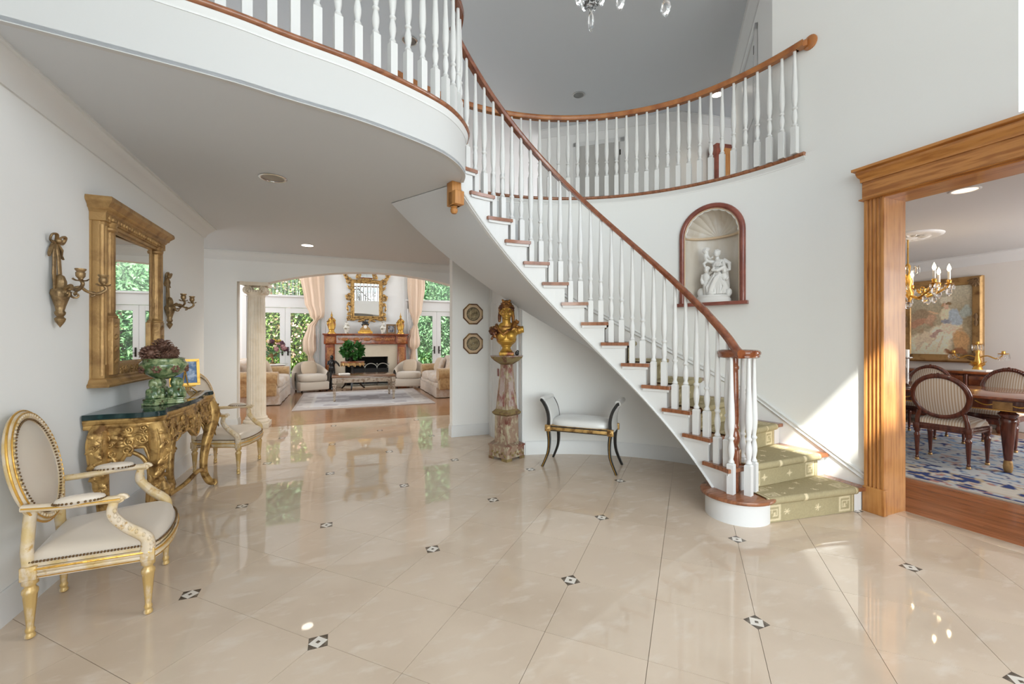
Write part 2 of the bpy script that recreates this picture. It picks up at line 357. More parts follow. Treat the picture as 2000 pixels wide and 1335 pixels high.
# foyer floor: slab, marble tiles laid on the diagonal, dark stone inlays
FX0, FX1, FY0, FY1 = -3.9, 4.0, -1.0, 7.36
flo = struct('floor', MB().bx(FX0-.1, 4.14, FY0, YA, -.12, -.006), GROUT)
def clip(poly, x0, x1, y0, y1):
    for ax, lim, sg in ((0, x0, 1), (0, x1, -1), (1, y0, 1), (1, y1, -1)):
        out = []
        for i in range(len(poly)):
            a, b = poly[i], poly[(i+1) % len(poly)]; da = (a[ax]-lim)*sg; db = (b[ax]-lim)*sg
            if da >= 0: out.append(a)
            if da*db < 0: t = da/(da-db); out.append((a[0]+(b[0]-a[0])*t, a[1]+(b[1]-a[1])*t))
        poly = out
        if len(poly) < 3: return []
    return poly
TS = .457; Q = math.sqrt(.5); AX, AY = -.089, 2.08
full = None; hd = TS*Q-.0016
for i in range(-16, 17):
    for j in range(-16, 17):
        cx = AX+((i+.5)+(j+.5))*TS*Q; cy = AY+(-(i+.5)+(j+.5))*TS*Q
        if cx < -1.75 and cy < 5.6: continue
        if cx > 2.0 and cy > 2.4 and math.hypot(cx-CX, cy-CY) > RO+.3: continue
        if math.hypot(cx, cy) < .01: pass
        pl = [(cx+hd, cy), (cx, cy+hd), (cx-hd, cy), (cx, cy-hd)]; cp = clip(pl, FX0, FX1, FY0, FY1)
        if not cp: continue
        if len(cp) == 4 and all(abs(a[0]-b[0])+abs(a[1]-b[1]) < 1e-6 for a, b in zip(cp, pl)):
            if full is None:
                m0 = MB().prism([(hd, 0), (0, hd), (-hd, 0), (0, -hd)], -.012, 0); full = mesh_of('tile', m0, MARBLE)
            obj('tile', full, None, flo, (cx, cy, 0))
        else:
            ar = abs(sum(cp[k][0]*cp[(k+1) % len(cp)][1]-cp[(k+1) % len(cp)][0]*cp[k][1] for k in range(len(cp))))/2
            if ar > .002: obj('tile', MB().prism([(p[0]-cx, p[1]-cy) for p in cp], -.012, 0), MARBLE, flo, (cx, cy, 0))
im = MB(); q = .04
im.prism([(-q, -q), (q, -q), (q, q), (-q, q)], -.01, .0004, 0).prism([(-q, 0), (0, -q), (q, 0), (0, q)], 0, .0008, 1).prism([(-.011, 0), (0, -.011), (.011, 0), (0, .011)], 0, .0012, 0)
im = mesh_of('inlay', im, [INLAY_D, INLAY_L])
for i in range(-8, 9):
    for j in range(-8, 9):
        x = AX+(i+j)*2*TS*Q; y = AY+(-i+j)*2*TS*Q
        if x < -1.45 and y < 6 or x < FX0 or x > FX1-.05 or y < FY0 or y > FY1-.04: continue
        if x > 1.5 and y > 2.4 and math.hypot(x-CX, y-CY) > RO-.05: continue
        obj('inlay', im, None, flo, (x, y, 0))
obj('threshold_strip', MB().bx(FX1+.003, 4.137, -.36, 1.93, -.012, .002, 0, .002), MARBLE, flo)
for k in range(6): obj('threshold_strip', MB().bx(-3.9+k*1.1, -3.9+(k+1)*1.1-.003, FY1+.003, YA-.003, -.012, .001), MARBLE, flo)
# living room and dining room floors
struct('floor_living_room', MB().bx(-5, 7, YA, YB+.2, -.12, 0), PLANK_B)
fd = struct('floor_dining_room', MB().bx(4.14, 9.5, -.7, 6.5, -.12, -.004), PLANK_B)
row = 0; x = 4.145
while x < 5.3:
    y = -.6+rnd.random()*-.6
    while y < 3.6:
        L = rnd.uniform(.7, 1.5); y1 = min(y+L, 4.0)
        if y1 > -.3: obj('plank', MB().bx(x+.0006, x+.0594, y+.0006, y1-.0006, -.015, 0, 0), PLANK, fd)
        y = y1
        if y >= 4.0: break
    x += .06
# left wall and hall
struct('wall_left', MB().bx(XL-.15, XL, -1.1, 6.0, 0, ZT), WALL)
struct('wall_hall', MB().bx(-4.15, -4.0, 5.8, YA, 0, ZC).bx(-4.15, XL-.15, 5.85, 6.0, 0, ZC), WALL)
struct('baseboard_left', MB().sweep([(XL, -.9, 0), (XL, 6.0, 0), (XL-.8, 6.0, 0)], BASE), TRIM)
struct('trim_1', MB().sweep([(XL, 2.45, ZC), (XL, 6.0, ZC), (XL-1.5, 6.0, ZC)], CROWN), TRIM)
struct('wall_front', MB().bx(XL-.15, -1.0, -1.12, -1.0, 0, ZT).bx(3.4, 4.6, -1.12, -1.0, 0, ZT).bx(-1.0, 3.4, -1.12, -1.0, 2.4, 2.9).bx(-1.0, 3.4, -1.12, -1.0, 5.3, ZT), WALL)
wf = struct('window_1', MB().bx(-1.0, 3.4, -1.1, -1.02, 5.26, 5.3).bx(-1.0, 3.4, -1.1, -1.02, 2.9, 2.94).bx(-1.0, 3.4, -1.1, -1.02, 2.36, 2.4).bx(-1.0, 3.4, -1.1, -1.02, 0, .04), TRIM)
for k in range(5):
    x = -1+4.36*k/4; obj('mullion', MB().bx(x+.001, x+.039, -1.095, -1.025, .041, 2.359).bx(x+.001, x+.039, -1.095, -1.025, 2.941, 5.259), TRIM, wf)
    if k < 4:
        obj('pane', MB().bx(x+.04, x+1.089, -1.064, -1.058, .041, 2.359), GLASS, wf); obj('pane', MB().bx(x+.04, x+1.089, -1.064, -1.058, 2.941, 5.259), GLASS, wf)
struct('sun_blocker', MB().bx(-4, 6.5, -6.2, -2.25, 5.6, 5.7).bx(-4, 1.0, -2.25, -1.12, 5.6, 5.7).bx(1.85, 6.5, -2.25, -1.12, 5.6, 5.7).bx(1.0, 1.85, -1.66, -1.12, 5.6, 5.7), TRIM)  # unseen slab added to block the sun; its gap shapes the wall patch
struct('forecourt', MB().bx(-12, 14, -30, -1.12, -.12, -.02), ASPH)
# arch wall between foyer and living room
arc = []
hw, rise = 1.66, .255; Rr = (hw*hw+rise*rise)/(2*rise)
for k in range(25):
    xx = -hw+2*hw*k/24; arc.append((.62+xx, 2.24+rise-Rr+math.sqrt(Rr*Rr-xx*xx)))
poly = [(-4, 0), (-1.44, 0), (-1.44, 2.24)]+arc+[(2.28, 0), (2.7, 0), (2.7, 3.03), (-4, 3.03)]
struct('wall_arch', MB().prism(poly, YA, YA+.22, 0, lambda a, b, c: (a, c, b)), WALL)
struct('trim_2', MB().sweep([(-4, YA, ZC), (2.7, YA, ZC)], CROWN), TRIM)
struct('baseboard_arch', MB().sweep([(-3.9, YA, 0), (-1.44, YA, 0), (-1.44, YA+.2, 0)], BASE), TRIM)
struct('wall_passage', MB().bx(1.455, 3.0, YN, YN+.15, 0, ZC), WALL)
struct('baseboard_passage', MB().sweep([(1.455, YN+.15, 0), (1.455, YN, 0), (1.99, YN, 0)], BASE), TRIM)
struct('wall_closet', MB().bx(1.99, 2.1, 4.6, YN, 0, ZC), WALL)
d1 = struct('door_1', MB().bx(1.975, 2.0, 4.78, 5.6, 0, 2.05), TRIM)
for yy in (4.72, 5.64): obj('door_casing', MB().bx(1.965, 1.99, yy-.05, yy+.05, 0, 2.1, 0, .004), TRIM, d1)
obj('door_casing', MB().bx(1.965, 1.99, 4.67, 5.69, 2.1, 2.2, 0, .004), TRIM, d1)
for yy in (4.98, 5.38): obj('door_panel', MB().bx(1.968, 1.976, yy-.13, yy+.13, .3, 1.85, 0, .003), TRIM, d1)
obj('hinge', MB().bx(1.955, 1.97, 5.28, 5.33, .87, .97, 0, .003), NTRIM, d1)
# right wall with the dining doorway
struct('wall_right', MB().prism([(-1.0, 0), (-.385, 0), (-.385, 2.46), (1.95, 2.46), (1.95, 0), (2.337, 0), (2.337, ZU-.02), (2.85, ZU-.02), (2.85, ZT), (1.24, ZT), (1.24, 2.76), (-1.0, 2.76)], XR, 4.14, 0, lambda a, b, c: (c, a, b)), WALL)
struct('wall_bay_fill_opening', MB().bx(4.5, 4.6, -1.0, -.85, 2.76, ZT).bx(4.5, 4.6, 1.1, 1.24, 2.76, ZT).bx(4.5, 4.6, -.85, 1.1, 2.76, 2.9).bx(4.5, 4.6, -.85, 1.1, 5.3, ZT).bx(4.14, 4.6, 1.24, 1.34, 2.7, ZT).bx(4.14, 4.6, -1, 1.24, 2.7, 2.76), WALL)  # recess wall, with an opening added for the fill lamp behind it
def fluted(y0, y1, x, z0, z1, mb):
    n = 4; w = (y1-y0); pts = [(y1, x+.035), (y0, x+.035), (y0, x)]
    fw = w*.82/n; s0 = y0+w*.09
    for k in range(n):
        for t in range(7):
            a = PI*t/6; pts.append((s0+fw*k+fw*.5-math.cos(a)*fw*.42, x+.012*math.sin(a)-.0))
    pts.append((y1, x)); return mb.prism(pts, z0, z1, 0, lambda a, b, c: (b, a, c))
cas = struct('door_2', MB().bx(XR-.03, 4.15, 1.925, 1.95, 0, 2.445), OAK)
cas.name = 'door_2'
obj('pilaster', fluted(1.9275, 2.055, XR-.036, .2, 2.46, MB()), OAK, cas)
obj('plinth_block', MB().bx(XR-.048, XR+.005, 1.915, 2.062, 0, .2, 0, .004), OAK, cas)
obj('pilaster', fluted(-.49, -.3625, XR-.036, .2, 2.46, MB()), OAK, cas)
obj('plinth_block', MB().bx(XR-.048, XR+.005, -.5, -.35, 0, .2, 0, .004), OAK, cas)
obj('jamb', MB().bx(XR-.03, 4.15, -.385, -.36, 0, 2.445), OAK, cas)
obj('head_jamb', MB().bx(XR-.03, 4.15, -.385, 1.95, 2.445, 2.47), OAK_H, cas)
obj('frieze_board', MB().bx(XR-.042, XR+.002, -.5, 2.065, 2.468, 2.605), OAK_H, cas)
obj('bead_moulding', MB().sweep([(XR+.002, 2.066, 2.455), (XR-.043, 2.066, 2.455), (XR-.043, -.502, 2.455), (XR+.002, -.502, 2.455)], [(-.03, 0), (.012, 0), (.018, .007), (.012, .014), (-.03, .014)]), OAK_H, cas)
obj('cornice', MB().sweep([(XR+.002, 2.066, 2.6), (XR-.043, 2.066, 2.6), (XR-.043, -.502, 2.6), (XR+.002, -.502, 2.6)], [(-.03, 0), (.008, 0), (.01, .03), (.022, .045), (.03, .07), (.03, .082), (.05, .092), (.05, .112), (-.03, .112)]), OAK_H, cas)
# stair wall: straight from the doorway, then a quarter round, with an arched niche
A0, A1 = math.radians(19.6), math.radians(33.8); AM = (A0+A1)/2; NH = (A1-A0)/2; ZS = 1.745; ZSP = 2.47; NR = NH*RO
def hole_top(a):
    t = (a-AM)*RO
    return ZSP+math.sqrt(max(0, NR*NR-t*t)) if abs(t) < NR else ZSP
angs = [math.radians(d) for d in range(0, 20)]+[A0+(A1-A0)*(.5-.5*math.cos(PI*k/24)) for k in range(25)]+[math.radians(d) for d in range(34, 82)]
angs = sorted(set(a for a in angs if not (A0-1e-3 < a < A0 or A1 < a < A1+1e-3)))
w = MB()
def quad(a, b, z0a, z1a, z0b, z1b): w.add([pol(a, RO, z0a), pol(b, RO, z0b), pol(b, RO, z1b), pol(a, RO, z1a)], [(0, 1, 2, 3)])
for a, b in zip(angs, angs[1:]):
    if a >= A0-1e-6 and b <= A1+1e-6:
        quad(a, b, 0, ZS, 0, ZS); quad(a, b, hole_top(a), 3.03, hole_top(b), 3.03)
    else: quad(a, b, 0, 3.03, 0, 3.03)
for a, b in zip(angs, angs[1:]): w.add([pol(a, RO+.42, 0), pol(b, RO+.42, 0), pol(b, RO+.42, 3.0), pol(a, RO+.42, 3.0)], [(0, 1, 2, 3)])
ws = struct('wall_stair', w, WALL)
# niche recess (half round in plan), scallop shell, frame, sill
nc = pol(AM, RO); nx = Vector((-math.sin(AM), math.cos(AM), 0)); nyv = Vector((math.cos(AM), math.sin(AM), 0))
ND = .2
def npt(t, d, z): return nc+nx*t+nyv*d+Vector((0, 0, z))
sag = RO-math.sqrt(RO*RO-NR*NR)
obj('niche_recess', MB().grid(lambda u, v: npt(-NR*math.cos(PI*u), -sag*abs(math.cos(PI*u))**2+(ND+sag)*math.sin(PI*u), ZS+(ZSP-ZS)*v), 28, 10), NICHE, ws)
def shell(u, v):
    a = PI*u; rr = NR*v; sc = 1-.05*v*abs(math.cos(11*a)); t = -math.cos(a)*rr*sc; zz = math.sin(a)*rr*sc
    return npt(t, (ND+.02)*math.sqrt(max(0, 1-v*v))-sag*(t/NR)**2-.012*v*abs(math.cos(11*a))*(1-v*.4), ZSP+zz)
obj('niche_shell', MB().grid(shell, 132, 10), NICHE, ws)
obj('shell_rim', MB().tube([npt(-math.cos(PI*k/132)*(NR-.014-.008*abs(math.cos(11*PI*k/132))), -.002-sag*math.cos(PI*k/132)**2, ZSP+math.sin(PI*k/132)*(NR-.014-.008*abs(math.cos(11*PI*k/132)))) for k in range(133)], .008, 6), PLASTER, ws)
obj('niche_ledge', MB().tube([npt(-NR*math.cos(PI*k/24), (ND+sag-.01)*math.sin(PI*k/24)-sag, ZSP) for k in range(25)], .014, 8), NLINE, ws)
arch = [npt(-NR-.02, -sag, ZS), npt(-NR-.02, -sag, ZSP)]+[npt(-(NR+.02)*math.cos(PI*k/24), -sag*math.cos(PI*k/24)**2, ZSP+(NR+.02)*math.sin(PI*k/24)) for k in range(1, 24)]+[npt(NR+.02, -sag, ZSP), npt(NR+.02, -sag, ZS)]
obj('niche_frame', MB().tube([p-nyv*.008 for p in arch], .03, 10), NTRIM, ws)
arch2 = [npt(-NR+.008, -sag, ZS), npt(-NR+.008, -sag, ZSP)]+[npt(-(NR-.008)*math.cos(PI*k/24), -sag*math.cos(PI*k/24)**2, ZSP+(NR-.008)*math.sin(PI*k/24)) for k in range(1, 24)]+[npt(NR-.008, -sag, ZSP), npt(NR-.008, -sag, ZS)]
obj('gilt_line', MB().tube([p-nyv*.012 for p in arch2], .008, 6), NLINE, ws)
sm_ = MB(); sp = [npt(t, -.03-sag, ZS) for t in (-NR-.07, 0, NR+.07)]
sm_.sweep([npt(NR+.075, -sag*.8, ZS), npt(-NR-.075, -sag*.8, ZS)], [(-.24, -.035), (-.035, -.035), (-.05, -.02), (-.06, -.005), (-.055, .004), (-.24, .004)][::-1])
sm_ = MB(); 
sm_.add([npt(s*(NR+.075), d, ZS+z) for z in (-.032, .002) for (s, d) in ((-1, -.09), (1, -.09), (1, -.005), (-1, -.005))], [(0, 1, 2, 3), (7, 6, 5, 4), (0, 4, 5, 1), (1, 5, 6, 2), (2, 6, 7, 3), (3, 7, 4, 0)])
sm_.add([npt(s*(NR+.0), d, ZS+z) for z in (-.03, .001) for (s, d) in ((-1, -.02), (1, -.02), (.6, ND+.03), (-.6, ND+.03))], [(0, 1, 2, 3), (7, 6, 5, 4), (0, 4, 5, 1), (1, 5, 6, 2), (2, 6, 7, 3), (3, 7, 4, 0)])
obj('niche_sill', sm_, NTRIM, ws)
struct('baseboard_stair', MB().sweep([pol(math.radians(d), RO) for d in range(80, 8, -2)], [(-a, b) for a, b in BASE][::-1] and [(a, b) for a, b in BASE]), TRIM)
# ceilings, upper floor, balcony edges
BAL = cr([(XL, 2.42, 0), (-.626, 2.55, 0), (-.277, 2.637, 0), (.151, 2.747, 0), (.583, 2.93, 0), (.796, 3.09, 0), (.937, 3.30, 0), (.975, 3.48, 0)], 8)
AT = 2.115
edge = [(p.x, p.y) for p in BAL]+[tuple(pol(AT, RO)[:2])]+[tuple(pol(AT+(math.radians(81)-AT)*k/16, RO)[:2]) for k in range(1, 17)]
low = edge+[(1.99, YN), (2.7, YN), (2.7, YA), (-4, YA), (-4, 6.0), (XL, 6.0)]
struct('ceiling', MB().prism(low, ZC, ZC+.02), CEIL)
inn = [(p.x, p.y+.03) for p in BAL]+low[len(BAL):]
struct('floor_upper', MB().prism(inn, ZC+.02, ZU-.01), TRIM)
rg = [tuple(pol(math.radians(d), RO+.005)[:2]) for d in range(0, 82, 3)]+[(1.99, YN), (2.7, YA), (8, YA), (8, 2.34)]
struct('floor_upper_hall', MB().prism(rg, 2.98, ZU-.01), TRIM)
struct('ceiling_upper', MB().bx(-5, 9.5, -1.1, YB+.2, ZT, ZT+.1), CEIL)
struct('ceiling_dining', MB().bx(4.14, 9.5, -.7, 6.5, ZC, ZC+.1), M('dining_ceiling_paint', (.58, .575, .565), .8))
NOSE = [(-.1, -.035), (.025, -.035), (.034, -.027), (.038, -.016), (.034, -.006), (.026, 0), (-.1, 0)]
COVE = [(-.02, -.075), (.004, -.075), (.006, -.06), (.022, -.04), (.022, -.034), (-.02, -.034)]
bp = [Vector((p.x, p.y, ZU+.005)) for p in BAL]
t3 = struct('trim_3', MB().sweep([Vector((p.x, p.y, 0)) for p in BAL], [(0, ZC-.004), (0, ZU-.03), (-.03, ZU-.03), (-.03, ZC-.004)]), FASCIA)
obj('nosing', MB().sweep(bp, NOSE), TREAD, t3); obj('cove_moulding', MB().sweep(bp, COVE), TRIM, t3)
ap = [pol(math.radians(d), RO, ZU+.005) for d in range(121, 4, -2)]+[pol(math.radians(4.9), RO, ZU+.005)]
t4 = struct('trim_4', MB().sweep([Vector((p.x, p.y, 0)) for p in ap], [(.004, 2.96), (.004, ZU-.03), (-.02, ZU-.03), (-.02, 2.96)]), WALL)
obj('nosing', MB().sweep(ap, NOSE), TREAD, t4); obj('cove_moulding', MB().sweep(ap, COVE), TRIM, t4)
# upper hall walls
def wallseg(name, a, b, z0, z1, mat, th=.12, crown=True):
    a = Vector((*a, 0)); b = Vector((*b, 0)); d = (b-a).normalized(); n = d.cross(Vector((0, 0, 1)))
    mb = MB(); P = [a, b, b-n*th, a-n*th]
    mb.add([p+Vector((0, 0, z)) for z in (z0, z1) for p in P], [(3, 2, 1, 0), (4, 5, 6, 7), (0, 1, 5, 4), (1, 2, 6, 5), (2, 3, 7, 6), (3, 0, 4, 7)])
    o = struct(name, mb, mat)
    if crown: obj('crown_moulding', MB().sweep([a+Vector((0, 0, z1)), b+Vector((0, 0, z1))], CROWN), TRIM, o)
    return o, a, d, n
wu, a, d, n = wallseg('wall_upper_back', (3.7, 7.6), (5.72, 6.02), ZU, ZT, WALL)
def leaf_door(parent, a, d, n, s0, s1, z0, z1, mat, panels=2, hinge=True):
    def at(s, o, z): return a+d*s+n*o+Vector((0, 0, z))
    def slab(nm, sa, sb, za, zb, o0, o1, m):
        mb = MB(); mb.add([at(s, o, z) for z in (za, zb) for (s, o) in ((sa, o0), (sb, o0), (sb, o1), (sa, o1))], [(0, 1, 2, 3), (7, 6, 5, 4), (0, 4, 5, 1), (1, 5, 6, 2), (2, 6, 7, 3), (3, 7, 4, 0)])
        return obj(nm, mb, m, parent)
    slab('door_leaf', s0, s1, z0, z1, .005, .012, mat)
    for (sa, sb) in ((s0-.08, s0), (s1, s1+.08)): slab('door_casing', sa, sb, z0, z1+.08, .004, .03, TRIM)
    slab('door_casing', s0-.08, s1+.08, z1, z1+.08, .004, .03, TRIM)
    for k in range(panels):
        za = z0+.2+(z1-z0-.3)*k/panels; zb = z0+.1+(z1-z0-.3)*(k+1)/panels
        slab('door_panel', s0+.12, s1-.12, za, zb, .012, .02, mat)
    if hinge:
        for z in (z0+.25, z1-.25): slab('hinge', s1-.012, s1+.012, z, z+.1, .012, .034, DARKM)
    return slab
leaf_door(wu, a, d, n, .75, 1.55, ZU, ZU+2.06, DOORP)
kn = a+d*.83+n*.05+Vector((0, 0, ZU+.98)); obj('door_knob', MB().ell(kn, .03), CHROME, wu)
wallseg('wall_upper_side', (5.72, 6.02), (7.6, 5.72), ZU, ZT, WALL)
wd, a, d, n = wallseg('wall_upper_diagonal', (5.9, 4.95), (3.99, 2.86), ZU, ZT, WALL)
leaf_door(wd, a, d, n, .95, 1.75, ZU, ZU+2.06, TRIM)
struct('wall_upper_end', MB().bx(7.6, 7.72, 3, 6, ZU, ZT), WALL)
# living room shell and dining room shell
struct('wall_living_left', MB().bx(-5.1, -5, YA, YB+.2, 0, ZT), WALL)
struct('wall_living_right', MB().bx(7, 7.1, YA, YB+.2, 0, ZT).bx(2.7, 7.1, YA, YA+.15, 0, ZU), WALL)
struct('wall_dining_back', MB().bx(9.3, 9.4, -.7, 6.5, 0, ZC), WALL_D)
struct('trim_5', MB().sweep([(9.3, 6.4, ZC), (9.3, -.7, ZC)], [(a*1.5, b*1.25) for a, b in CROWN]), TRIM)
struct('baseboard_dining', MB().sweep([(9.3, 6.4, 0), (9.3, -.7, 0)], BASE), TRIM)
struct('wall_dining_side', MB().bx(4.14, 9.4, 5.4, 5.5, 0, ZC).bx(4.14, 9.4, -.8, -.7, 0, ZC), WALL_D)
# living room end wall with two french door openings and transoms
def unit(x): return [(x-.95, 0), (x-.95, 3.7), (x+.95, 3.7), (x+.95, 0)]
DL, DR = -1.42, 2.88
mb = MB()
for (x0, x1, z0, z1) in ((-5, DL-.95, 0, ZT), (DL+.95, .16, 0, ZT), (1.36, DR-.95, 0, ZT), (.16, 1.36, .86, ZT), (DR+.95, 7, 0, ZT), (DL-.95, DL+.95, 3.9, ZT), (DR-.95, DR+.95, 3.9, ZT)):
    mb.bx(x0, x1, YB, YB+.2, z0, z1)
struct('wall_living_back', mb, WALL)
def french(name, x):
    f = struct(name, MB().bx(x-.95, x-.872, YB+.02, YB+.14, 0, 3.9).bx(x+.872, x+.95, YB+.02, YB+.14, 0, 3.9).bx(x-.872, x+.872, YB+.022, YB+.138, 2.27, 2.62).bx(x-.872, x+.872, YB+.022, YB+.138, 3.82, 3.9), TRIM)
    obj('door_casing', MB().bx(x-1.03, x-.93, YB-.02, YB, 0, 3.95).bx(x+.93, x+1.03, YB-.02, YB, 0, 3.95), TRIM, f)
    obj('transom_sill', MB().bx(x-.98, x+.98, YB-.05, YB+.03, 2.56, 2.62, 0, .008), TRIM, f)
    obj('pane', MB().bx(x-.87, x+.87, YB+.08, YB+.088, 2.62, 3.82), GLASS, f)
    for s in (-1, 1):
        x0, x1 = (x-.87, x-.003) if s < 0 else (x+.003, x+.87)
        lf = MB().bx(x0, x0+.13, YB+.05, YB+.1, .002, 2.262).bx(x1-.13, x1, YB+.05, YB+.1, .002, 2.262).bx(x0+.13, x1-.13, YB+.052, YB+.098, .002, .28).bx(x0+.13, x1-.13, YB+.052, YB+.098, 2.12, 2.262)
        l = obj('door_leaf', lf, TRIM, f)
        obj('pane', MB().bx(x0+.13, x1-.13, YB+.072, YB+.08, .28, 2.12), GLASS, l)
        hx = x+s*.07; obj('door_handle', MB().bx(hx-.018, hx+.018, YB+.035, YB+.05, .92, 1.16).tube([(hx, YB+.05, 1.02), (hx, YB, 1.02), (hx-s*-.09, YB, 1.02)], .009, 6), DARKM, l)
    return f
french('door_3', DL); french('door_4', DR)
struct('baseboard_living', MB().sweep([(DL+1.03, YB, 0), (-.4, YB, 0)], BASE).sweep([(1.9, YB, 0), (DR-1.03, YB, 0)], BASE), TRIM)
# window-like frames added around the fill lamps, out of view
def fill_frame(name, fixed, axis, c, hw2, z0, z1):
    def b(u0, u1, za, zb, t=.04):
        return (fixed-t/2, fixed+t/2, c+u0, c+u1, za, zb) if axis == 'x' else (c+u0, c+u1, fixed-t/2, fixed+t/2, za, zb)
    f = MB()
    for u0, u1, za, zb in ((-hw2, -hw2+.06, z0, z1), (hw2-.06, hw2, z0, z1), (-hw2+.06, hw2-.06, z0, z0+.06), (-hw2+.06, hw2-.06, z1-.06, z1)): f.bx(*b(u0, u1, za, zb))
    o = struct(name, f, TRIM)
    for k in range(1, 3): u = -hw2+2*hw2*k/3; obj('mullion', MB().bx(*b(u-.015, u+.015, z0+.06, z1-.06, .03)), TRIM, o)
    obj('mullion', MB().bx(*b(-hw2+.06, hw2-.06, (z0+z1)/2-.015, (z0+z1)/2+.015, .024)), TRIM, o)
fill_frame('fill_frame_2', 4.55, 'x', .125, .975, 2.9, 5.3); fill_frame('fill_frame_3', -4.86, 'x', 10.6, 2.15, .55, 4.25)
fill_frame('fill_frame_4', 6.86, 'x', 10.6, 2.15, .55, 4.25); fill_frame('fill_frame_5', -3.86, 'x', 6.75, .68, .55, 2.65); fill_frame('fill_frame_6', -.51, 'y', 8.1, 1.13, .57, 2.63)
# garden
struct('ground', MB().bx(-40, 45, YB+.2, 70, -.5, -.06), LAWN)
struct('terrace', MB().bx(.5, 6, YB+.2, 16.2, -.06, -.02), TERR)
# ---------------------------------------------------------------- staircase
RISE = .19
def phi(m): return .2176+.168*(m-2)-.0015*(m-2)**2
RHO = {1: -.12}
for n_ in range(2, 18): RHO[n_] = phi(n_-1)-.033
def nA(a):
    if a <= RHO[1]: return 1+(a-RHO[1])/(RHO[2]-RHO[1])
    for k in range(1, 17):
        if a <= RHO[k+1]: return k+(a-RHO[k])/(RHO[k+1]-RHO[k])
    return 17
def rin(a): return 1.21+.021*(nA(a)-1-8)
def zb(a): return max(0.0, (nA(a)-1)*RISE-.165)
stair = thing('staircase', 'white curved staircase with oak treads rising to the left', 'staircase', (0, 0, 0))
# stringer with the saw-tooth cut, soffit, mouldings
st = MB(); TH = .035
for n_ in range(1, 16):
    for k in range(4):
        a = RHO[n_]+(RHO[n_+1]-RHO[n_])*k/4; b = RHO[n_]+(RHO[n_+1]-RHO[n_])*(k+1)/4; zt = n_*RISE-.03
        P = []
        for (g, z0) in ((a, zb(a)), (b, zb(b))):
            r = rin(g)+.03; P += [pol(g, r, z0), pol(g, r, zt), pol(g, r+TH, z0), pol(g, r+TH, zt)]
        st.add(P, [(0, 4, 5, 1), (2, 3, 7, 6), (1, 5, 7, 3), (0, 2, 6, 4), (0, 1, 3, 2), (4, 6, 7, 5)])
obj('stringer', st, TRIM, stair)
aa = [RHO[2]+(AT-RHO[2])*k/60 for k in range(61)]
so = MB(); so.grid(lambda u, v: pol(aa[round(u*60)], (rin(aa[round(u*60)])+.06)*(1-v)+RO*v, zb(aa[round(u*60)])), 60, 4)
so.grid(lambda u, v: pol(math.radians(81)+(AT-math.radians(81))*u, RO, zb(math.radians(81)+(AT-math.radians(81))*u)*(1-v)+ZU*v-.04*v), 30, 1)
obj('soffit', so, CEIL, stair)
obj('stringer_moulding', MB().sweep([pol(a, rin(a)+.03, zb(a)) for a in aa[::-1]], [(-.004, .012), (.012, .012), (.016, .02), (.012, .03), (-.004, .034)]), TRIM, stair)
BN = Vector((2.85, 2.375, 0))
for n_ in range(1, 16):
    a0, a1 = RHO[n_], RHO[n_+1]; z1 = n_*RISE
    ri = rin(a0)+.035
    # riser
    rr = MB(); d = .02
    def rp(r, off, z): return pol(a0+off/r, r, z)
    rr.add([rp(r, o, z) for z in ((n_-1)*RISE, z1-.03) for (r, o) in ((ri, 0), (RO-.004, 0), (RO-.004, d), (ri, d))], [(0, 1, 2, 3), (7, 6, 5, 4), (0, 4, 5, 1), (1, 5, 6, 2), (2, 6, 7, 3), (3, 7, 4, 0)])
    if n_ == 1: rr.lathe([(.225, .0), (.225, z1-.0315)], BN, 40)
    obj('riser', rr, TRIM, stair)
    tr = MB(); K = 6; ov = .034
    def wedge(mb, r0, r1, off0, end, zz0, zz1, mi=0):
        top = []
        for k in range(K+1):
            t = k/K; r_o = r1; top.append(pol((a0+off0/r_o)*(1-t)+(a1+end/r_o)*t, r_o))
        for k in range(K, -1, -1):
            t = k/K; g = (a0+off0/r0)*(1-t)+(a1+end/r0)*t; top.append(pol(g, r0+(rin(g)-rin(a0))))
        mb.prism([(p.x, p.y) for p in top], zz0, zz1, mi)
    if n_ == 1: wedge(tr, ri, RO-.004, -ov, .02, z1-.03, z1); tr.lathe([(.252, z1-.0308), (.262, z1-.026), (.265, z1-.015), (.262, z1-.003), (.252, z1+.0008)], BN, 44)
    else:
        wedge(tr, rin(a0), RO-.004, -ov, .035, z1-.03, z1-.003); wedge(tr, rin(a0)+.003, RO-.004, -ov+.003, .032, z1-.003, z1)
    obj('tread', tr, TREAD, stair)
    if n_ > 1:
        cv = MB(); wedge(cv, rin(a0)+.014, rin(a0)+.035, -ov+.016, .024, z1-.052, z1-.03); obj('scotia', cv, TRIM, stair)
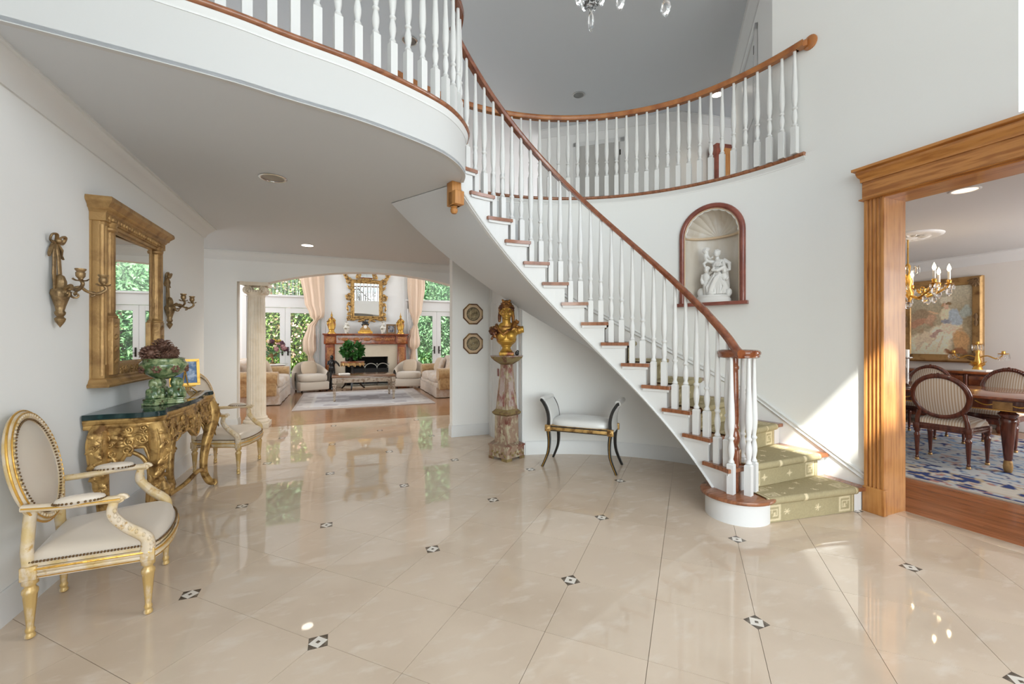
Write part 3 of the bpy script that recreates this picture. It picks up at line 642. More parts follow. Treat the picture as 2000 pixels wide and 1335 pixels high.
# balusters
BP = [(.016, 0), (.021, .012), (.0155, .03), (.0125, .042), (.0165, .07), (.0205, .11), (.0205, .145), (.016, .19), (.0125, .215), (.019, .228), (.0205, .236), (.019, .244), (.0125, .256), (.015, .285), (.0195, .33), (.0225, .39), (.022, .45), (.019, .55), (.015, .68), (.012, .84), (.0105, 1)]
BPX = [(r*1.14, t) for r, t in BP[:-4]]+[(r*1.2, t) for r, t in BP[-4:]]
_bc = {}
def baluster(parent, p, H, rz, block=.21):
    k = (round(H, 2), block)
    if k not in _bc:
        mb = MB(); s = .024
        mb.prism([(-s, -s), (s, -s), (s, s), (-s, s)], 0, block-.008); s2 = s*.7
        mb.add([(x*s, y*s, block-.008) for x, y in ((-1, -1), (1, -1), (1, 1), (-1, 1))]+[(x*s2, y*s2, block) for x, y in ((-1, -1), (1, -1), (1, 1), (-1, 1))], [(0, 1, 5, 4), (1, 2, 6, 5), (2, 3, 7, 6), (3, 0, 4, 7)])
        mb.lathe([(r, block+t*(k[0]-block)) for r, t in BPX], (0, 0, 0), 10); _bc[k] = mesh_of('baluster', mb, TRIM, 45)
    return obj('baluster', _bc[k], None, parent, p, rz)
RAILP = [(-.028, -.03), (.028, -.03), (.026, -.014), (.034, .002), (.032, .018), (.02, .03), (0, .034), (-.02, .03), (-.032, .018), (-.034, .002), (-.026, -.014)]
RH = .965
def rz_(a): return nA(a)*RISE+RH
ZV = 1.245
for n_ in range(2, 16):
    for k in range(2):
        a = RHO[n_]+.028+(RHO[n_+1]-RHO[n_])*(.5*k)
        r = rin(a)+.062; p = pol(a, r, n_*RISE); zr = max(ZV, rz_(a))
        baluster(stair, p, zr-.025-n_*RISE, a)
for ang in (200, 262, 318, 20):
    p = BN+Vector((.115*math.cos(math.radians(ang)), .115*math.sin(math.radians(ang)), RISE)); baluster(stair, p, ZV-.025-RISE, .3, .23)
hp = []
for k in range(15): 
    a = RHO[1]+.04+(RHO[3]-RHO[1])*k/14*.98; hp.append(pol(a, rin(a)+.062, ZV+max(0, rz_(a)-ZV)))
for k in range(1, 60): a = RHO[1]+.04+(RHO[3]-RHO[1])*.98+(AT-.03-RHO[3])*k/59; hp.append(pol(a, rin(a)+.062, rz_(a)))
for it in range(3): hp = [hp[0]]+[Vector((hp[i].x, hp[i].y, (hp[i-1].z+hp[i].z*2+hp[i+1].z)/4)) for i in range(1, len(hp)-1)]+[hp[-1]]
obj('handrail', MB().sweep(hp, RAILP), RAIL, stair)
VC = Vector((2.865, 2.372, ZV))
obj('volute_cap', MB().lathe([(.0, -.03), (.135, -.03), (.145, -.022), (.143, -.012), (.152, 0), (.152, .014), (.143, .026), (.12, .033), (.0, .036)], VC, 40), RAIL, stair)
nw = MB(); NP = BN+Vector((-.02, .005, 0)); nw.box(NP+Vector((0, 0, RISE+.16)), (.074, .074, .32), 0, .35, .004)
nw.lathe([(.03, .5), (.037, .515), (.03, .53), (.024, .54), (.036, .57), (.04, .6), (.036, .635), (.026, .66), (.034, .672), (.034, .684), (.026, .695), (.032, .72), (.034, .78), (.03, .95), (.026, 1.1), (.026, 1.12), (.033, 1.13), (.033, 1.145), (.026, 1.155), (.028, 1.225)], (NP.x, NP.y, 0), 18)
obj('newel_post', nw, RAIL, stair)
# moulding up the stair wall
sk = cr([Vector((XR, 2.06, .25)), Vector((XR, 2.337, .405)), pol(.13, RO, .575), pol(.27, RO, .785)], 8)+[pol(a, RO, nA(a+.012)*RISE+.105) for a in [.3+(AT-.3)*k/50 for k in range(51)]]
obj('wall_skirt_moulding', MB().sweep(sk[::-1], [(.0, -.03), (.012, -.03), (.016, -.02), (.008, -.012), (.008, .008), (.016, .014), (.013, .028), (.0, .03)]), TRIM, stair)
# drop post under the landing
dp = MB(); dp.bx(-.045, .045, -.045, .045, -.2, 0, 0, .005).bx(-.045, .045, -.09, .02, -.2, -.085, 0, .004); dp.lathe([(.02, -.26), (.03, -.245), (.032, -.225), (.022, -.21), (.03, -.2)], (0, 0, 0), 16)
obj('drop_post', dp, OAK, stair, (.905, 3.53, ZC), .3)
# stair runner with a key border and stars
def key(a, b):   # a,b in 0..1 inside one motif square
    i = int(a*9); j = int(b*9); ring = min(i, j, 8-i, 8-j)
    if ring == 0: return True
    if ring == 2: return not (i == 2 and j in (2, 3))
    if ring == 1: return i == 1 and j == 6
    if ring == 4: return True
    if ring == 3: return j == 3 and i == 4
    return False
C0 = Vector((.39, .33, .195)); C1 = Vector((.66, .57, .38)); C2 = Vector((.31, .25, .13))
run_v = []; run_c = []; NU = 92; rows = 0
def rrow(base, off, z, s, seg):
    global rows
    for i in range(NU+1):
        u = i/NU; ra = rin(base)+.215; rb = RO-.115; r = ra+(rb-ra)*u; W_ = rb-ra; x = u*W_
        run_v.append(tuple(pol(base+off/r, r, z))); e = min(x, W_-x); c = C0.copy()
        if e < .012: c = C2.copy()
        elif e < .026: c = C1.copy()
        elif e < .034: c = C2.copy()
        elif .045 < e < .155:
            m = (s-.045)/.11
            if 0 <= m < 1 and key((e-.045)/.11, m): c = C1.copy()
            m = (s-.24)/.11
            if 0 <= m < 1 and key((e-.045)/.11, m): c = C1.copy()
        elif e > .15:
            gx = ((x-W_/2) % .15)-.075; gs = ((s+(.1 if int((x-W_/2)//.15) % 2 else 0)) % .2)-.1; d = math.hypot(gx, gs)
            if d < .03:
                th = math.atan2(gs, gx); 
                if d < .009+.021*abs(math.cos(4*th))**6: c = C1*1.08
        c *= 1+rnd.uniform(-.06, .06); run_c.append((*c, 1))
    rows += 1
sacc = 0
for n_ in range(1, 16):
    a0, a1 = RHO[n_], RHO[n_+1]
    for k in range(19): rrow(a0, -.009, (n_-1)*RISE+.002+(RISE-.05)*k/18, k/18*.14+.03, 0)
    for (o, z) in ((-.03, -.046), (-.042, -.034), (-.046, -.018), (-.042, -.002), (-.034, .006)): rrow(a0, o, n_*RISE+z, .19, 0)
    nt_ = 30
    for k in range(1, nt_+1):
        t = k/nt_; am = a0*(1-t)+a1*t; rrow(am, -.034*(1-t)-.009*t, n_*RISE+.008, t*.36+.02, 0)
me = bpy.data.meshes.new('stair_runner'); me.from_pydata(run_v, [], [(j*(NU+1)+i, j*(NU+1)+i+1, (j+1)*(NU+1)+i+1, (j+1)*(NU+1)+i) for j in range(rows-1) for i in range(NU)])
at_ = me.color_attributes.new('Col', 'FLOAT_COLOR', 'POINT'); at_.data.foreach_set('color', [c for q4 in run_c for c in q4])
for f in me.polygons: f.use_smooth = True
me.materials.append(CARPET); tag(obj('stair_runner', me, None), 'olive patterned carpet runner with key border covering the stair steps', 'carpet')
# balcony railings
bl = thing('balcony_railing', 'white balustrade with wooden rail on the balcony edge at upper left', 'railing')
off = [p+Vector((0, 0, 0)) for p in BAL]
inner = []
for i, p in enumerate(BAL):
    t = (BAL[min(i+1, len(BAL)-1)]-BAL[max(i-1, 0)]).normalized(); inner.append(p+Vector((-t.y, t.x, 0))*.045)
ZR = ZU+RH
for p, t in resample(inner, .118)[1:-1]: baluster(bl, (p.x, p.y, ZU+.005), ZR-.028-ZU, math.atan2(t.y, t.x), .25)
rp_ = [Vector((p.x, p.y, ZR)) for p in inner]; rp_[-1] = Vector((hp[-1].x, hp[-1].y, ZR-.01)); 
obj('handrail', MB().sweep(rp_, RAILP), RAIL, bl)
br = thing('balcony_railing', 'curved white balustrade with oak rail above the niche wall', 'railing')
rpth = [pol(math.radians(121-.5*k), RO+.03-.075*max(0, 1-(121-.5*k-5)/30), ZR) for k in range(0, 232)]+[Vector((XR-.045, 2.553, ZR)), Vector((XR-.02, 2.5, ZR))]
for p, t in resample([Vector((q.x, q.y, 0)) for q in rpth], .1135)[1:-1]: baluster(br, (p.x-.0, p.y, ZU+.005), ZR-.028-ZU, math.atan2(t.y, t.x), .25)
obj('handrail', MB().sweep(rpth, RAILP), OAK_R, br)
obj('rosette', MB().lathe([(.062, 0), (.062, .012), (.05, .02), (0, .022)], (XR-.001, 2.49, ZR), 20, M=axM(Vector((0, 1, 0)), Vector((0, 0, 1)), Vector((-1, 0, 0)))), OAK_R, br)
ovl = thing('overlook_railing', 'white balustrade overlooking the living room, seen in the mantel mirror', 'railing')
for k in range(44):
    x = -3.8+.14*k
    baluster(ovl, (x, YA+.1, ZU), ZR-.028-ZU, 0, .25)
obj('handrail', MB().sweep([(-3.9, YA+.1, ZR), (2.7, YA+.1, ZR)], RAILP), RAIL, ovl)
# ---------------------------------------------------------------- oval-back chairs
def oval_chair(name, label, arms, frame_m, leg_m, fab_m, nails=True, leg_h=.27, wf=.29, wb=.22, dp=.25, oz=.735, oh=.25, ow=.235, group=None, nail_m=NAIL, tip=None):
    t = thing(name, label, 'chair', group=group)
    out = [(-wb, -dp), (wb, -dp), (wf, dp*.72)]+[(wf*math.cos(PI*k/10), dp*.72+.075*math.sin(PI*k/10)) for k in range(1, 10)]+[(-wf, dp*.72)]
    z0 = leg_h; z1 = leg_h+.065
    rail = MB().prism(out, z0, z1-.012); rail.prism([(x*1.03, y*1.03) for x, y in out], z1-.03, z1-.012); rail.prism([(x*.985, y*.985) for x, y in out], z1-.012, z1+.004)
    rail.sweep([(x*1.0, y*1.0, z0+.02) for x, y in out], [(-.002, -.01), (.007, -.006), (.009, 0), (.007, .006), (-.002, .01)], closed=True)
    rl_ = obj('seat_rail', rail, frame_m, t)
    if arms: obj('gilt_bead', MB().sweep([(x*1.032, y*1.032, z1-.02) for x, y in out], [(-.003, -.005), (.004, -.004), (.005, 0), (.004, .004), (-.003, .005)], closed=True).sweep([(x*1.003, y*1.003, z0+.006) for x, y in out], [(-.003, -.004), (.004, 0), (-.003, .004)], closed=True), GOLD_L, rl_)
    oc = [Vector((x, y, 0)) for x, y in out]; oc = resample(oc+[oc[0]], .04); K = len(oc)-1
    # crowned seat cushion
    def cush(u, v):
        p = oc[int(round(u*K)) % K][0]; s = 1-v; e = 1-(1-v)**3 if v < 1 else 1
        rr = math.sqrt(max(0, 1-(v-.0)**2)); zz = z1+.0+.045*min(1, (v*7))**.5+.062*(1-(1-v)**2)
        return Vector((p.x*(1-v)*1.0*(1.015 if v < .12 and v > 0 else .985), p.y*(1-v)*(1.015 if 0 < v < .12 else .985), zz))
    obj('seat_cushion', MB().grid(cush, K, 14, cu=True), fab_m, t, ang=180)
    if nails:
        nb = MB()
        for p, d in resample([q[0] for q in oc], .0125)[:-1]: nb.ell((p.x*1.005, p.y*1.005, z1+.012), .0056, 6, 4)
        obj('nailhead_trim', nb, nail_m, t)
    lp = [(.010, 0), (.018, .006), (.0185, .016), (.013, .026), (.0165, .034), (.0165, .042), (.0125, .05), (.0135, .06), (.0255, leg_h*.74), (.0275, leg_h*.77), (.027, leg_h*.82), (.019, leg_h*.86), (.019, leg_h*.89), (.028, leg_h*.92), (.028, leg_h)]
    lm = mesh_of('leg', MB().lathe(lp, (0, 0, 0), 24, fl=(8, .16, 7, 8)).box((0, 0, leg_h+.03), (.056, .056, .062), 0, 0, .004), leg_m)
    for sx, sy in ((-1, 1), (1, 1), (-1, -1), (1, -1)):
        x = sx*((wf-.02) if sy > 0 else wb-.01); y = (dp*.72) if sy > 0 else -dp+.01
        l = obj('leg', lm, None, t, (x, y, 0))
        if tip: obj('leg_cap', MB().lathe([(.011, 0), (.0195, .006), (.02, .018), (.0145, .027)], (0, 0, 0), 14), tip, l)
    # oval back, leaning
    tilt = .2; Mt = rotx(tilt); bc = Vector((0, -dp-.035, oz))
    def bp(x, y, z): return bc+Mt @ Vector((x, y, z))
    ring = [bp(ow*math.cos(2*PI*k/48), 0, oh*math.sin(2*PI*k/48)) for k in range(49)]
    fr = MB(); fr.grid(lambda u, v: bp((ow+.026*math.cos(2*PI*v))*math.cos(2*PI*u), .019*math.sin(2*PI*v), (oh+.026*math.cos(2*PI*v))*math.sin(2*PI*u)), 48, 10, cu=True, cv=True)
    for k in range(64):
        a = 2*PI*k/64; fr.ell(bp((ow+.002)*math.cos(a), .019, (oh+.002)*math.sin(a)), (.008, .006, .008), 6, 4)
    bk = obj('backrest_frame', fr, frame_m, t)
    if arms: obj('gilt_bead', MB().tube([bp((ow+.027)*math.cos(2*PI*k/48), .004, (oh+.027)*math.sin(2*PI*k/48)) for k in range(49)], .0045, 6).tube([bp((ow+.014)*math.cos(2*PI*k/48), .018, (oh+.014)*math.sin(2*PI*k/48)) for k in range(49)], .003, 6), GOLD_L, bk)
    for k in range(-2, 3): pass
    if not arms:
        cr_ = MB()
        for s in (-1, 1): cr_.leaf(bp(0, .0, oh+.018), (s, 0, -.12), (0, 1, 0), .08, .013)
        cr_.ell(bp(0, .008, oh+.024), (.018, .012, .012), 8, 6); obj('crest_carving', cr_, frame_m, bk)
    pad = MB()
    for sg in (1, -1): pad.grid(lambda u, v: bp((ow-.014)*v*math.cos(2*PI*u), sg*(.006+.028*(1-v*v)), (oh-.014)*v*math.sin(2*PI*u)), 40, 8, cu=True)
    obj('back_pad', pad, fab_m, t, ang=180)
    if nails:
        nb = MB()
        for k in range(84): a = 2*PI*k/84; nb.ell(bp((ow-.02)*math.cos(a), .017, (oh-.02)*math.sin(a)), .0052, 6, 4)
        obj('nailhead_trim', nb, nail_m, bk)
    for s in (-1, 1):
        q = bp(s*ow*.72, 0, -oh*.72)
        pm = MB().tube([(s*(wb-.012), -dp+.008, z1-.03), (s*(wb-.016), -dp-.002, z1+.06), tuple(q.lerp(Vector((s*wb, -dp, z1+.1)), .3)), tuple(q), tuple(bp(s*ow*.95, 0, -oh*.35))], [.024, .022, .022, .024, .016], 10); obj('back_post', pm, frame_m, t)
    if arms:
        for s in (-1, 1):
            za = z1+.262; sh = bp(s*(ow+.008), .005, za-bc.z)
            path = cr([sh, (s*(wf-.015), -dp*.55, za+.0), (s*(wf+.012), -.02, za+.004), (s*(wf+.012), .085, za+.002)], 6)
            am = MB().tube(path, [.021]*len(path), 10, flat=.8); am.spiral((s*(wf+.012), .085, za-.002), .022, 1.2, .011, 0, (0, 1, 0), (0, 0, 1), 14)
            ar = obj('arm', am, frame_m, t); obj('gilt_bead', MB().tube([p+Vector((s*.021, 0, .002)) for p in path], .0038, 6), GOLD_L, ar)
            sp = cr([(s*(wf-.012), dp*.72, z1-.02), (s*(wf-.002), dp*.70, z1+.05), (s*(wf+.008), dp*.42, z1+.12), (s*(wf+.013), dp*.22, z1+.19), (s*(wf+.012), .06, za-.01)], 6)
            sm2 = MB().tube(sp, [.03-.012*k/(len(sp)-1) for k in range(len(sp))], 10, flat=.9)
            for k in range(2, len(sp)-4, 2): sm2.ell(sp[k]+Vector((s*.02, .014, 0)), (.008, .008, .012), 6, 4)
            obj('arm_support', sm2, frame_m, t)
            pd = MB().ell((s*(wf+.008), -.055, za+.022), (.027, .088, .024), 14, 8, e=.8); pdo = obj('arm_pad', pd, fab_m, t, ang=180)
            nb = MB()
            for k in range(34): a = 2*PI*k/34; nb.ell((s*(wf+.008)+.0275*math.copysign(abs(math.cos(a))**.8, math.cos(a)), -.055+.089*math.copysign(abs(math.sin(a))**.8, math.sin(a)), za+.017), .0055, 6, 4)
            obj('nailhead_trim', nb, nail_m, pdo)
    return t
ch = oval_chair('armchair', 'cream and gilt oval-back armchair in the left foreground with ivory satin seat', True, CREAMGILT, CREAMLEG, SATIN)
ch.location = (-1.10, 2.85, 0); ch.rotation_euler = (0, 0, math.radians(-80))
c2 = dup(ch, (-1.07, 5.29, 0), math.radians(-101), 'cream and gilt oval-back armchair beyond the console table, beside the column')
# ---------------------------------------------------------------- console table (x out from the wall, y along it)
con = thing('console_table', 'gilded carved console table with dark green marble top under the wall mirror', 'table', (XL+.012, 3.42, 0))
D_, L_ = .385, 1.31
topo = [(p.x, p.y) for p in cr([(0, 0, 0), (.14, .012, 0), (.27, .004, 0), (.36, .03, 0), (.395, .09, 0), (.365, .18, 0), (.385, .35, 0), (.41, .655, 0), (.385, .96, 0), (.365, 1.13, 0), (.395, 1.22, 0), (.36, 1.28, 0), (.27, 1.306, 0), (.14, 1.298, 0), (0, 1.31, 0)], 5)]
ctr = (.18, .655)
def scl(o, f): return [((x-ctr[0])*f+ctr[0] if x > .02 else x, (y-ctr[1])*(1-(1-f)*.35)+ctr[1]) for x, y in o]
obj('marble_top', MB().prism(topo, .858, .884).prism(scl(topo, 1.015), .852, .874), GMARBLE, con)
fm = MB(); so_ = [Vector((x, y, 0)) for x, y in scl(topo, .95)]
fm.sweep([Vector((p.x, p.y, .80)) for p in so_[::-1]][::-1], [(-.035, .052), (.008, .052), (.016, .04), (.01, .024), (.002, .014), (.006, .0), (-.002, -.012), (-.035, -.012)])
obj('frieze_moulding', fm, GOLD, con)
def apron(path, low, name, seed, orn):
    mb = MB(); n = len(path)-1; N_ = 60
    L = [0]
    for a, b in zip(path, path[1:]): L.append(L[-1]+(b-a).length)
    def pos(u):
        s = u*L[-1]; i = 0
        while i < n-1 and L[i+1] < s: i += 1
        return path[i].lerp(path[i+1], (s-L[i])/(L[i+1]-L[i])), (path[i+1]-path[i]).normalized()
    vs = []; fs = []
    for k in range(N_+1):
        p, d = pos(k/N_); nn = d.cross(Vector((0, 0, 1))); zl = low(k/N_)
        for (o, z) in ((.012, .8), (.018, (zl+.8)/2), (.012, zl), (-.012, zl), (-.012, .8)): vs.append(p+nn*o+Vector((0, 0, z)))
    for k in range(N_):
        for j in range(5): j2 = (j+1) % 5; fs.append((k*5+j, k*5+j2, (k+1)*5+j2, (k+1)*5+j))
    mb.add(vs, fs)
    ap = obj(name, mb, GOLD, con); R = random.Random(seed); cv = MB()
    for k in range(N_+1):   # raised lip along the cut lower edge
        pass
    lip = []
    for k in range(N_+1): p, d = pos(k/N_); nn = d.cross(Vector((0, 0, 1))); lip.append(p+nn*.016+Vector((0, 0, low(k/N_)+.006)))
    cv.tube(lip, .011, 7)
    for i in range(orn):
        u = R.uniform(.04, .96); p, d = pos(u); nn = d.cross(Vector((0, 0, 1))); zl = low(u); z = R.uniform(zl+.015, .785); q = p+nn*.014+Vector((0, 0, z)); s = R.choice((-1, 1))
        if i % 3 == 0: cv.spiral(q+nn*.008, R.uniform(.018, .034), 1.5, .0075, R.uniform(0, 6), tuple(d*s), (0, 0, 1), 16, 1, .15, 6)
        else:
            an = R.uniform(-1.2, 1.2); cv.leaf(q, d*s*math.cos(an)+Vector((0, 0, math.sin(an))), nn, R.uniform(.04, .075), R.uniform(.011, .018), 0, .15)
    obj('carving', cv, GOLD, ap, ang=80)['kind'] = 'stuff'; return ap
V = lambda x, y: Vector((x, y, 0))
def low_side(u): # arch opening with a pendant in the middle
    e = abs(u-.5)*2; return .655-.10*math.exp(-((u-.45)/.12)**2)-.15*max(0, e-.72)/.28-.0*e
def low_front(u):
    e = abs(u-.5)*2; return .68-.09*math.exp(-((u-.5)/.1)**2)-.06*math.exp(-((e-.85)/.2)**2)-.02*math.cos(u*22)
apron([V(.02, .035), V(.35, .035)], low_side, 'side_apron', 3, 34)
apron([V(.36, .06), V(.375, .35), V(.395, .655), V(.375, .96), V(.36, 1.25)], low_front, 'front_apron', 5, 120)
apron([V(.35, 1.275), V(.02, 1.275)], low_side, 'side_apron', 8, 10)
def console_leg(x, y, ox, oy, front):
    o = Vector((ox, oy, 0)); b = Vector((x, y, 0)); mb = MB()
    pts = cr([b+V(0, 0)+Vector((0, 0, .80)), b+o*.035+Vector((0, 0, .70)), b+o*.028+Vector((0, 0, .58)), b-o*.012+Vector((0, 0, .42)), b-o*.035+Vector((0, 0, .26)), b-o*.03+Vector((0, 0, .14)), b+o*.012+Vector((0, 0, .05)), b+o*.045+Vector((0, 0, .018))], 6)
    n = len(pts); prof = [.05, .058, .05, .036, .029, .026, .029, .02]
    rad = [prof[min(7, int(k/6))]*(1-(k % 6)/6)+prof[min(7, int(k/6)+1)]*((k % 6)/6) for k in range(n)]
    mb.tube(pts, rad, 12)
    mb.spiral(b+o*.04+Vector((0, 0, .03)), .03, 1.3, .015, -1.2, tuple(o), (0, 0, 1), 18)
    sd = o.cross(Vector((0, 0, 1)))
    for s in (-1, 1): mb.tube([p+o*(rad[k]*.75)+sd*s*rad[k]*.6 for k, p in enumerate(pts)][2:-4], .009, 6)
    l = obj('leg', mb, GOLD, con); cv = MB()
    for k, z in enumerate((.74, .69, .64, .59, .54, .49, .44, .39, .34)):
        i = min(range(n), key=lambda j: abs(pts[j].z-z)); p = pts[i]+o*rad[i]*.95
        if k % 2: cv.spiral(p, .022, 1.4, .0075, k, tuple(sd), (0, 0, 1), 14)
        cv.leaf(p, sd*(1 if k % 2 else -1)+Vector((0, 0, -.8)), o, .05, .014); cv.leaf(p, sd*(-1 if k % 2 else 1)+Vector((0, 0, .5)), o, .04, .012)
    for s in (-1, 1):   # flat carved wing that turns the leg into the apron arch
        pass
    obj('carving', cv, GOLD, l, ang=80)['kind'] = 'stuff'
console_leg(.345, .055, .82, -.57, 1); console_leg(.345, 1.255, .82, .57, 1); console_leg(.07, .05, .0, -1, 0); console_leg(.07, 1.26, .0, 1, 0)
# curved brackets that make the round arches of the sides
for yy in (.035, 1.275):
    for (x0, s) in ((.05, 1), (.335, -1)):
        b = MB().tube(cr([(x0, yy, .40), (x0+s*.012, yy, .50), (x0+s*.045, yy, .585), (x0+s*.11, yy, .632)], 6), [.012, .016, .02, .022, .02, .018, .016]+[.014]*12, 8); b.leaf((x0+s*.09, yy, .62), (s, 0, .2), (0, -1 if yy < .5 else 1, 0), .07, .02); obj('bracket', b, GOLD, con)
sx = MB()
for (x, y, s) in ((.33, .08, 1), (.33, 1.23, -1), (.06, .08, 1), (.06, 1.23, -1)):
    sx.tube(cr([(x, y, .15), (x-.02, y+s*.12, .19), ((x+.2)/2, y+s*.3, .14), (.2, .655-s*.08, .11), (.2, .655, .13)], 6), .018, 8)
sx.spiral((.215, .56, .15), .05, 1.5, .02, 0, (0, 1, 0), (0, 0, 1)).spiral((.215, .75, .15), .05, 1.5, .02, PI, (0, 1, 0), (0, 0, 1), 26, -1)
sx.lathe([(.03, .1), (.05, .13), (.035, .17), (.05, .2), (.03, .24), (.012, .28), (.0, .3)], (.2, .655, 0), 14)
obj('stretcher', sx, GOLD, con)
# ---------------------------------------------------------------- things on the console
urn = thing('footed_bowl', 'green glazed footed bowl on leaf-clad supports on the console table', 'bowl', (-1.2, 3.86, .885))
obj('bowl', MB().lathe([(.03, .18), (.07, .195), (.115, .225), (.14, .262), (.146, .285), (.138, .3), (.128, .307), (.122, .325), (.128, .332), (.12, .334), (.112, .32), (.12, .3), (.1, .25), (.0, .22)], (0, 0, 0), 40), MAJOL, urn, ang=60)
for k in range(3):
    a = 2.2+2*PI*k/3; c = Vector((.075*math.cos(a), .075*math.sin(a), 0)); o = Vector((math.cos(a), math.sin(a), 0))
    p = obj('plinth', MB().box(c+Vector((0, 0, .022)), (.095, .095, .02), 0, a, .004).box(c+Vector((0, 0, .008)), (.108, .108, .016), 0, a, .003).box(c+Vector((0, 0, .038)), (.1, .1, .014), 0, a, .004), MAJOL, urn)
    blob('support', [('t', [c+o*.01+Vector((0, 0, .05)), c+o*.012+Vector((0, 0, .09)), c-o*.005+Vector((0, 0, .13)), c-o*.01+Vector((0, 0, .19))], [.05, .042, .03, .026]), ('e', c+o*.03+Vector((0, 0, .075)), (.03, .03, .02)), ('e', c+o*.012+Vector((0, 0, .165)), (.03, .03, .022))]+[('e', c+Vector((.045*math.cos(b), .045*math.sin(b), .06+.03*(i % 2))), (.014, .014, .03)) for i, b in enumerate([j*PI/4 for j in range(8)])]+[('e', c+Vector((.032*math.cos(b), .032*math.sin(b), .15)), (.01, .01, .022)) for b in [j*PI/3 for j in range(6)]], .006, MAJOL, urn, smooth=2)
em = MB()
for k in range(8):
    a = 2*PI*k/8
    for j in range(6): b = 2*PI*j/6; em.ell((.138*math.cos(a)+.02*math.cos(b)*-math.sin(a), .138*math.sin(a)+.02*math.cos(b)*math.cos(a), .258+.02*math.sin(b)), (.011, .011, .011), 6, 4)
obj('medallion', em, CONE, urn)
def pine_cone(mb, c, r, h, M3, n=70):
    c = Vector(c)
    for k in range(n):
        t = k/n; a = k*2.39996; rr = r*math.sin(PI*(.12+.8*t))**.8; p = Vector((rr*math.cos(a), rr*math.sin(a), h*(t-.5))); d = Vector((math.cos(a), math.sin(a), .55))
        mb.leaf(c+M3 @ (p*.8), M3 @ d, M3 @ Vector((0, 0, 1)), r*.5, r*.17, 0, .25)
    mb.ell(c, (r*.7, r*.7, h*.42), 10, 6, 0, M3)
for k, (dx, dy, dz, r, hh, tx, tz, lb) in enumerate(((-.07, -.03, .36, .055, .11, .9, .4, 'nearest the wall sconce side'), (.04, -.05, .355, .05, .1, 1.2, 2.0, 'at the front rim'), (.02, .06, .36, .055, .11, 1.1, 4.1, 'at the right rim'), (-.01, .0, .415, .055, .105, .35, 1.0, 'on top of the pile'))):
    b = MB(); pine_cone(b, (0, 0, 0), r, hh, rotz(tz) @ rotx(tx)); tag(obj('pine_cone', b, CONE, None, (-1.2+dx, 3.86+dy, .885+dz)), 'brown pine cone in the green bowl, %s' % lb, 'pine cone', 'pine cones in the green bowl')
fr = thing('picture_frame', 'small gilt frame with blue picture on an easel at the console\'s far end', 'picture frame', (-1.27, 4.58, .886), math.radians(28))
TM = rotx(-.16)
def fpt(p): return TM @ Vector(p)
fb = MB()
for (x, z, w_, h_) in ((0, .07, .22, .022), (0, .285, .22, .022), (-.1, .178, .022, .21), (.1, .178, .022, .21)): fb.box(fpt((x, 0, z)), (w_, .02, h_), 0, 0, .004, None) if False else fb.box(fpt((x, 0, z)), (w_, .018, h_), 0, 0, 0, TM)
obj('frame', fb, GOLD_L, fr); obj('picture', MB().box(fpt((0, .002, .178)), (.18, .008, .196), 0, 0, 0, TM), BLUEP, fr)
obj('easel', MB().tube([(-.08, -.03, 0), (-.02, 0, .06), (0, .01, .2)], .005, 6).tube([(.08, -.03, 0), (.02, 0, .06), (0, .01, .2)], .005, 6).tube([(0, .12, 0), (0, .05, .2)], .005, 6).tube([(-.07, -.022, .056), (.07, -.022, .056)], .006, 6), GOLD_L, fr)
# ---------------------------------------------------------------- wall mirror and sconces
mi = thing('wall_mirror', 'tall gilt pier mirror with fluted columns and cornice on the left wall', 'mirror', (XL, 4.03, 0))
gl = MB().add([(.03+.05*y, y, z) for z in (1.17, 2.1) for y in (-.33, .33)]+[(.012, y, z) for z in (1.17, 2.1) for y in (-.33, .33)], [(0, 1, 3, 2), (4, 6, 7, 5), (0, 2, 6, 4), (1, 5, 7, 3), (0, 4, 5, 1), (2, 3, 7, 6)]); obj('mirror_glass', gl, MIRROR, mi)
obj('back_board', MB().bx(0, .012, -.5, .5, 1.08, 2.2), GOLD_D, mi)
for s in (-1, 1):
    obj('pilaster', MB().bx(.01, .055, s*.43-.068, s*.43+.068, 1.1, 2.14, 0, .004), GOLD_D, mi)
    cm = MB().lathe([(.048, 1.5), (.05, 1.51), (.036, 1.525), (.036, 1.535), (.036, 2.06), (.036, 2.07), (.045, 2.075), (.048, 2.09), (.04, 2.1), (.05, 2.13)], (.055, s*.395, 0), 32, fl=(10, .16, 3, 4)); obj('column', cm, GOLD_D, mi)
    for o in (.455, .485): obj('reed', MB().lathe([(.016, 1.12), (.016, 2.1)], (.058, s*o, 0), 10), GOLD_D, mi)
    pb = MB().bx(.01, .098, s*.395-.048, s*.395+.048, 1.12, 1.5, 0, .005)
    for z in (1.2, 1.28, 1.36, 1.44): pb.leaf((.1, s*.395-.03, z), (0, 1, .5), (1, 0, 0), .06, .016)
    obj('column_base', pb, GOLD_D, mi)
cor = [(-.06, 0), (0, 0), (.0, .018), (.01, .024), (.01, .075), (.016, .08), (.02, .092), (.032, .1), (.036, .115), (.05, .13), (.06, .14), (.062, .155), (.058, .17), (-.06, .17)]
obj('cornice', MB().sweep([(0.001, -.495, 2.1), (.075, -.495, 2.1), (.075, .495, 2.1), (.001, .495, 2.1)], cor), GOLD_D, mi)
cb = MB()
for k in range(24):
    y = -.46+.92*k/23; cb.ell((.087, y, 2.15), (.012, .016, .02), 8, 5); cb.leaf((.086, y, 2.128), (0, .3, 1), (1, 0, 0), .03, .01)
obj('cornice_carving', cb, GOLD_D, mi)
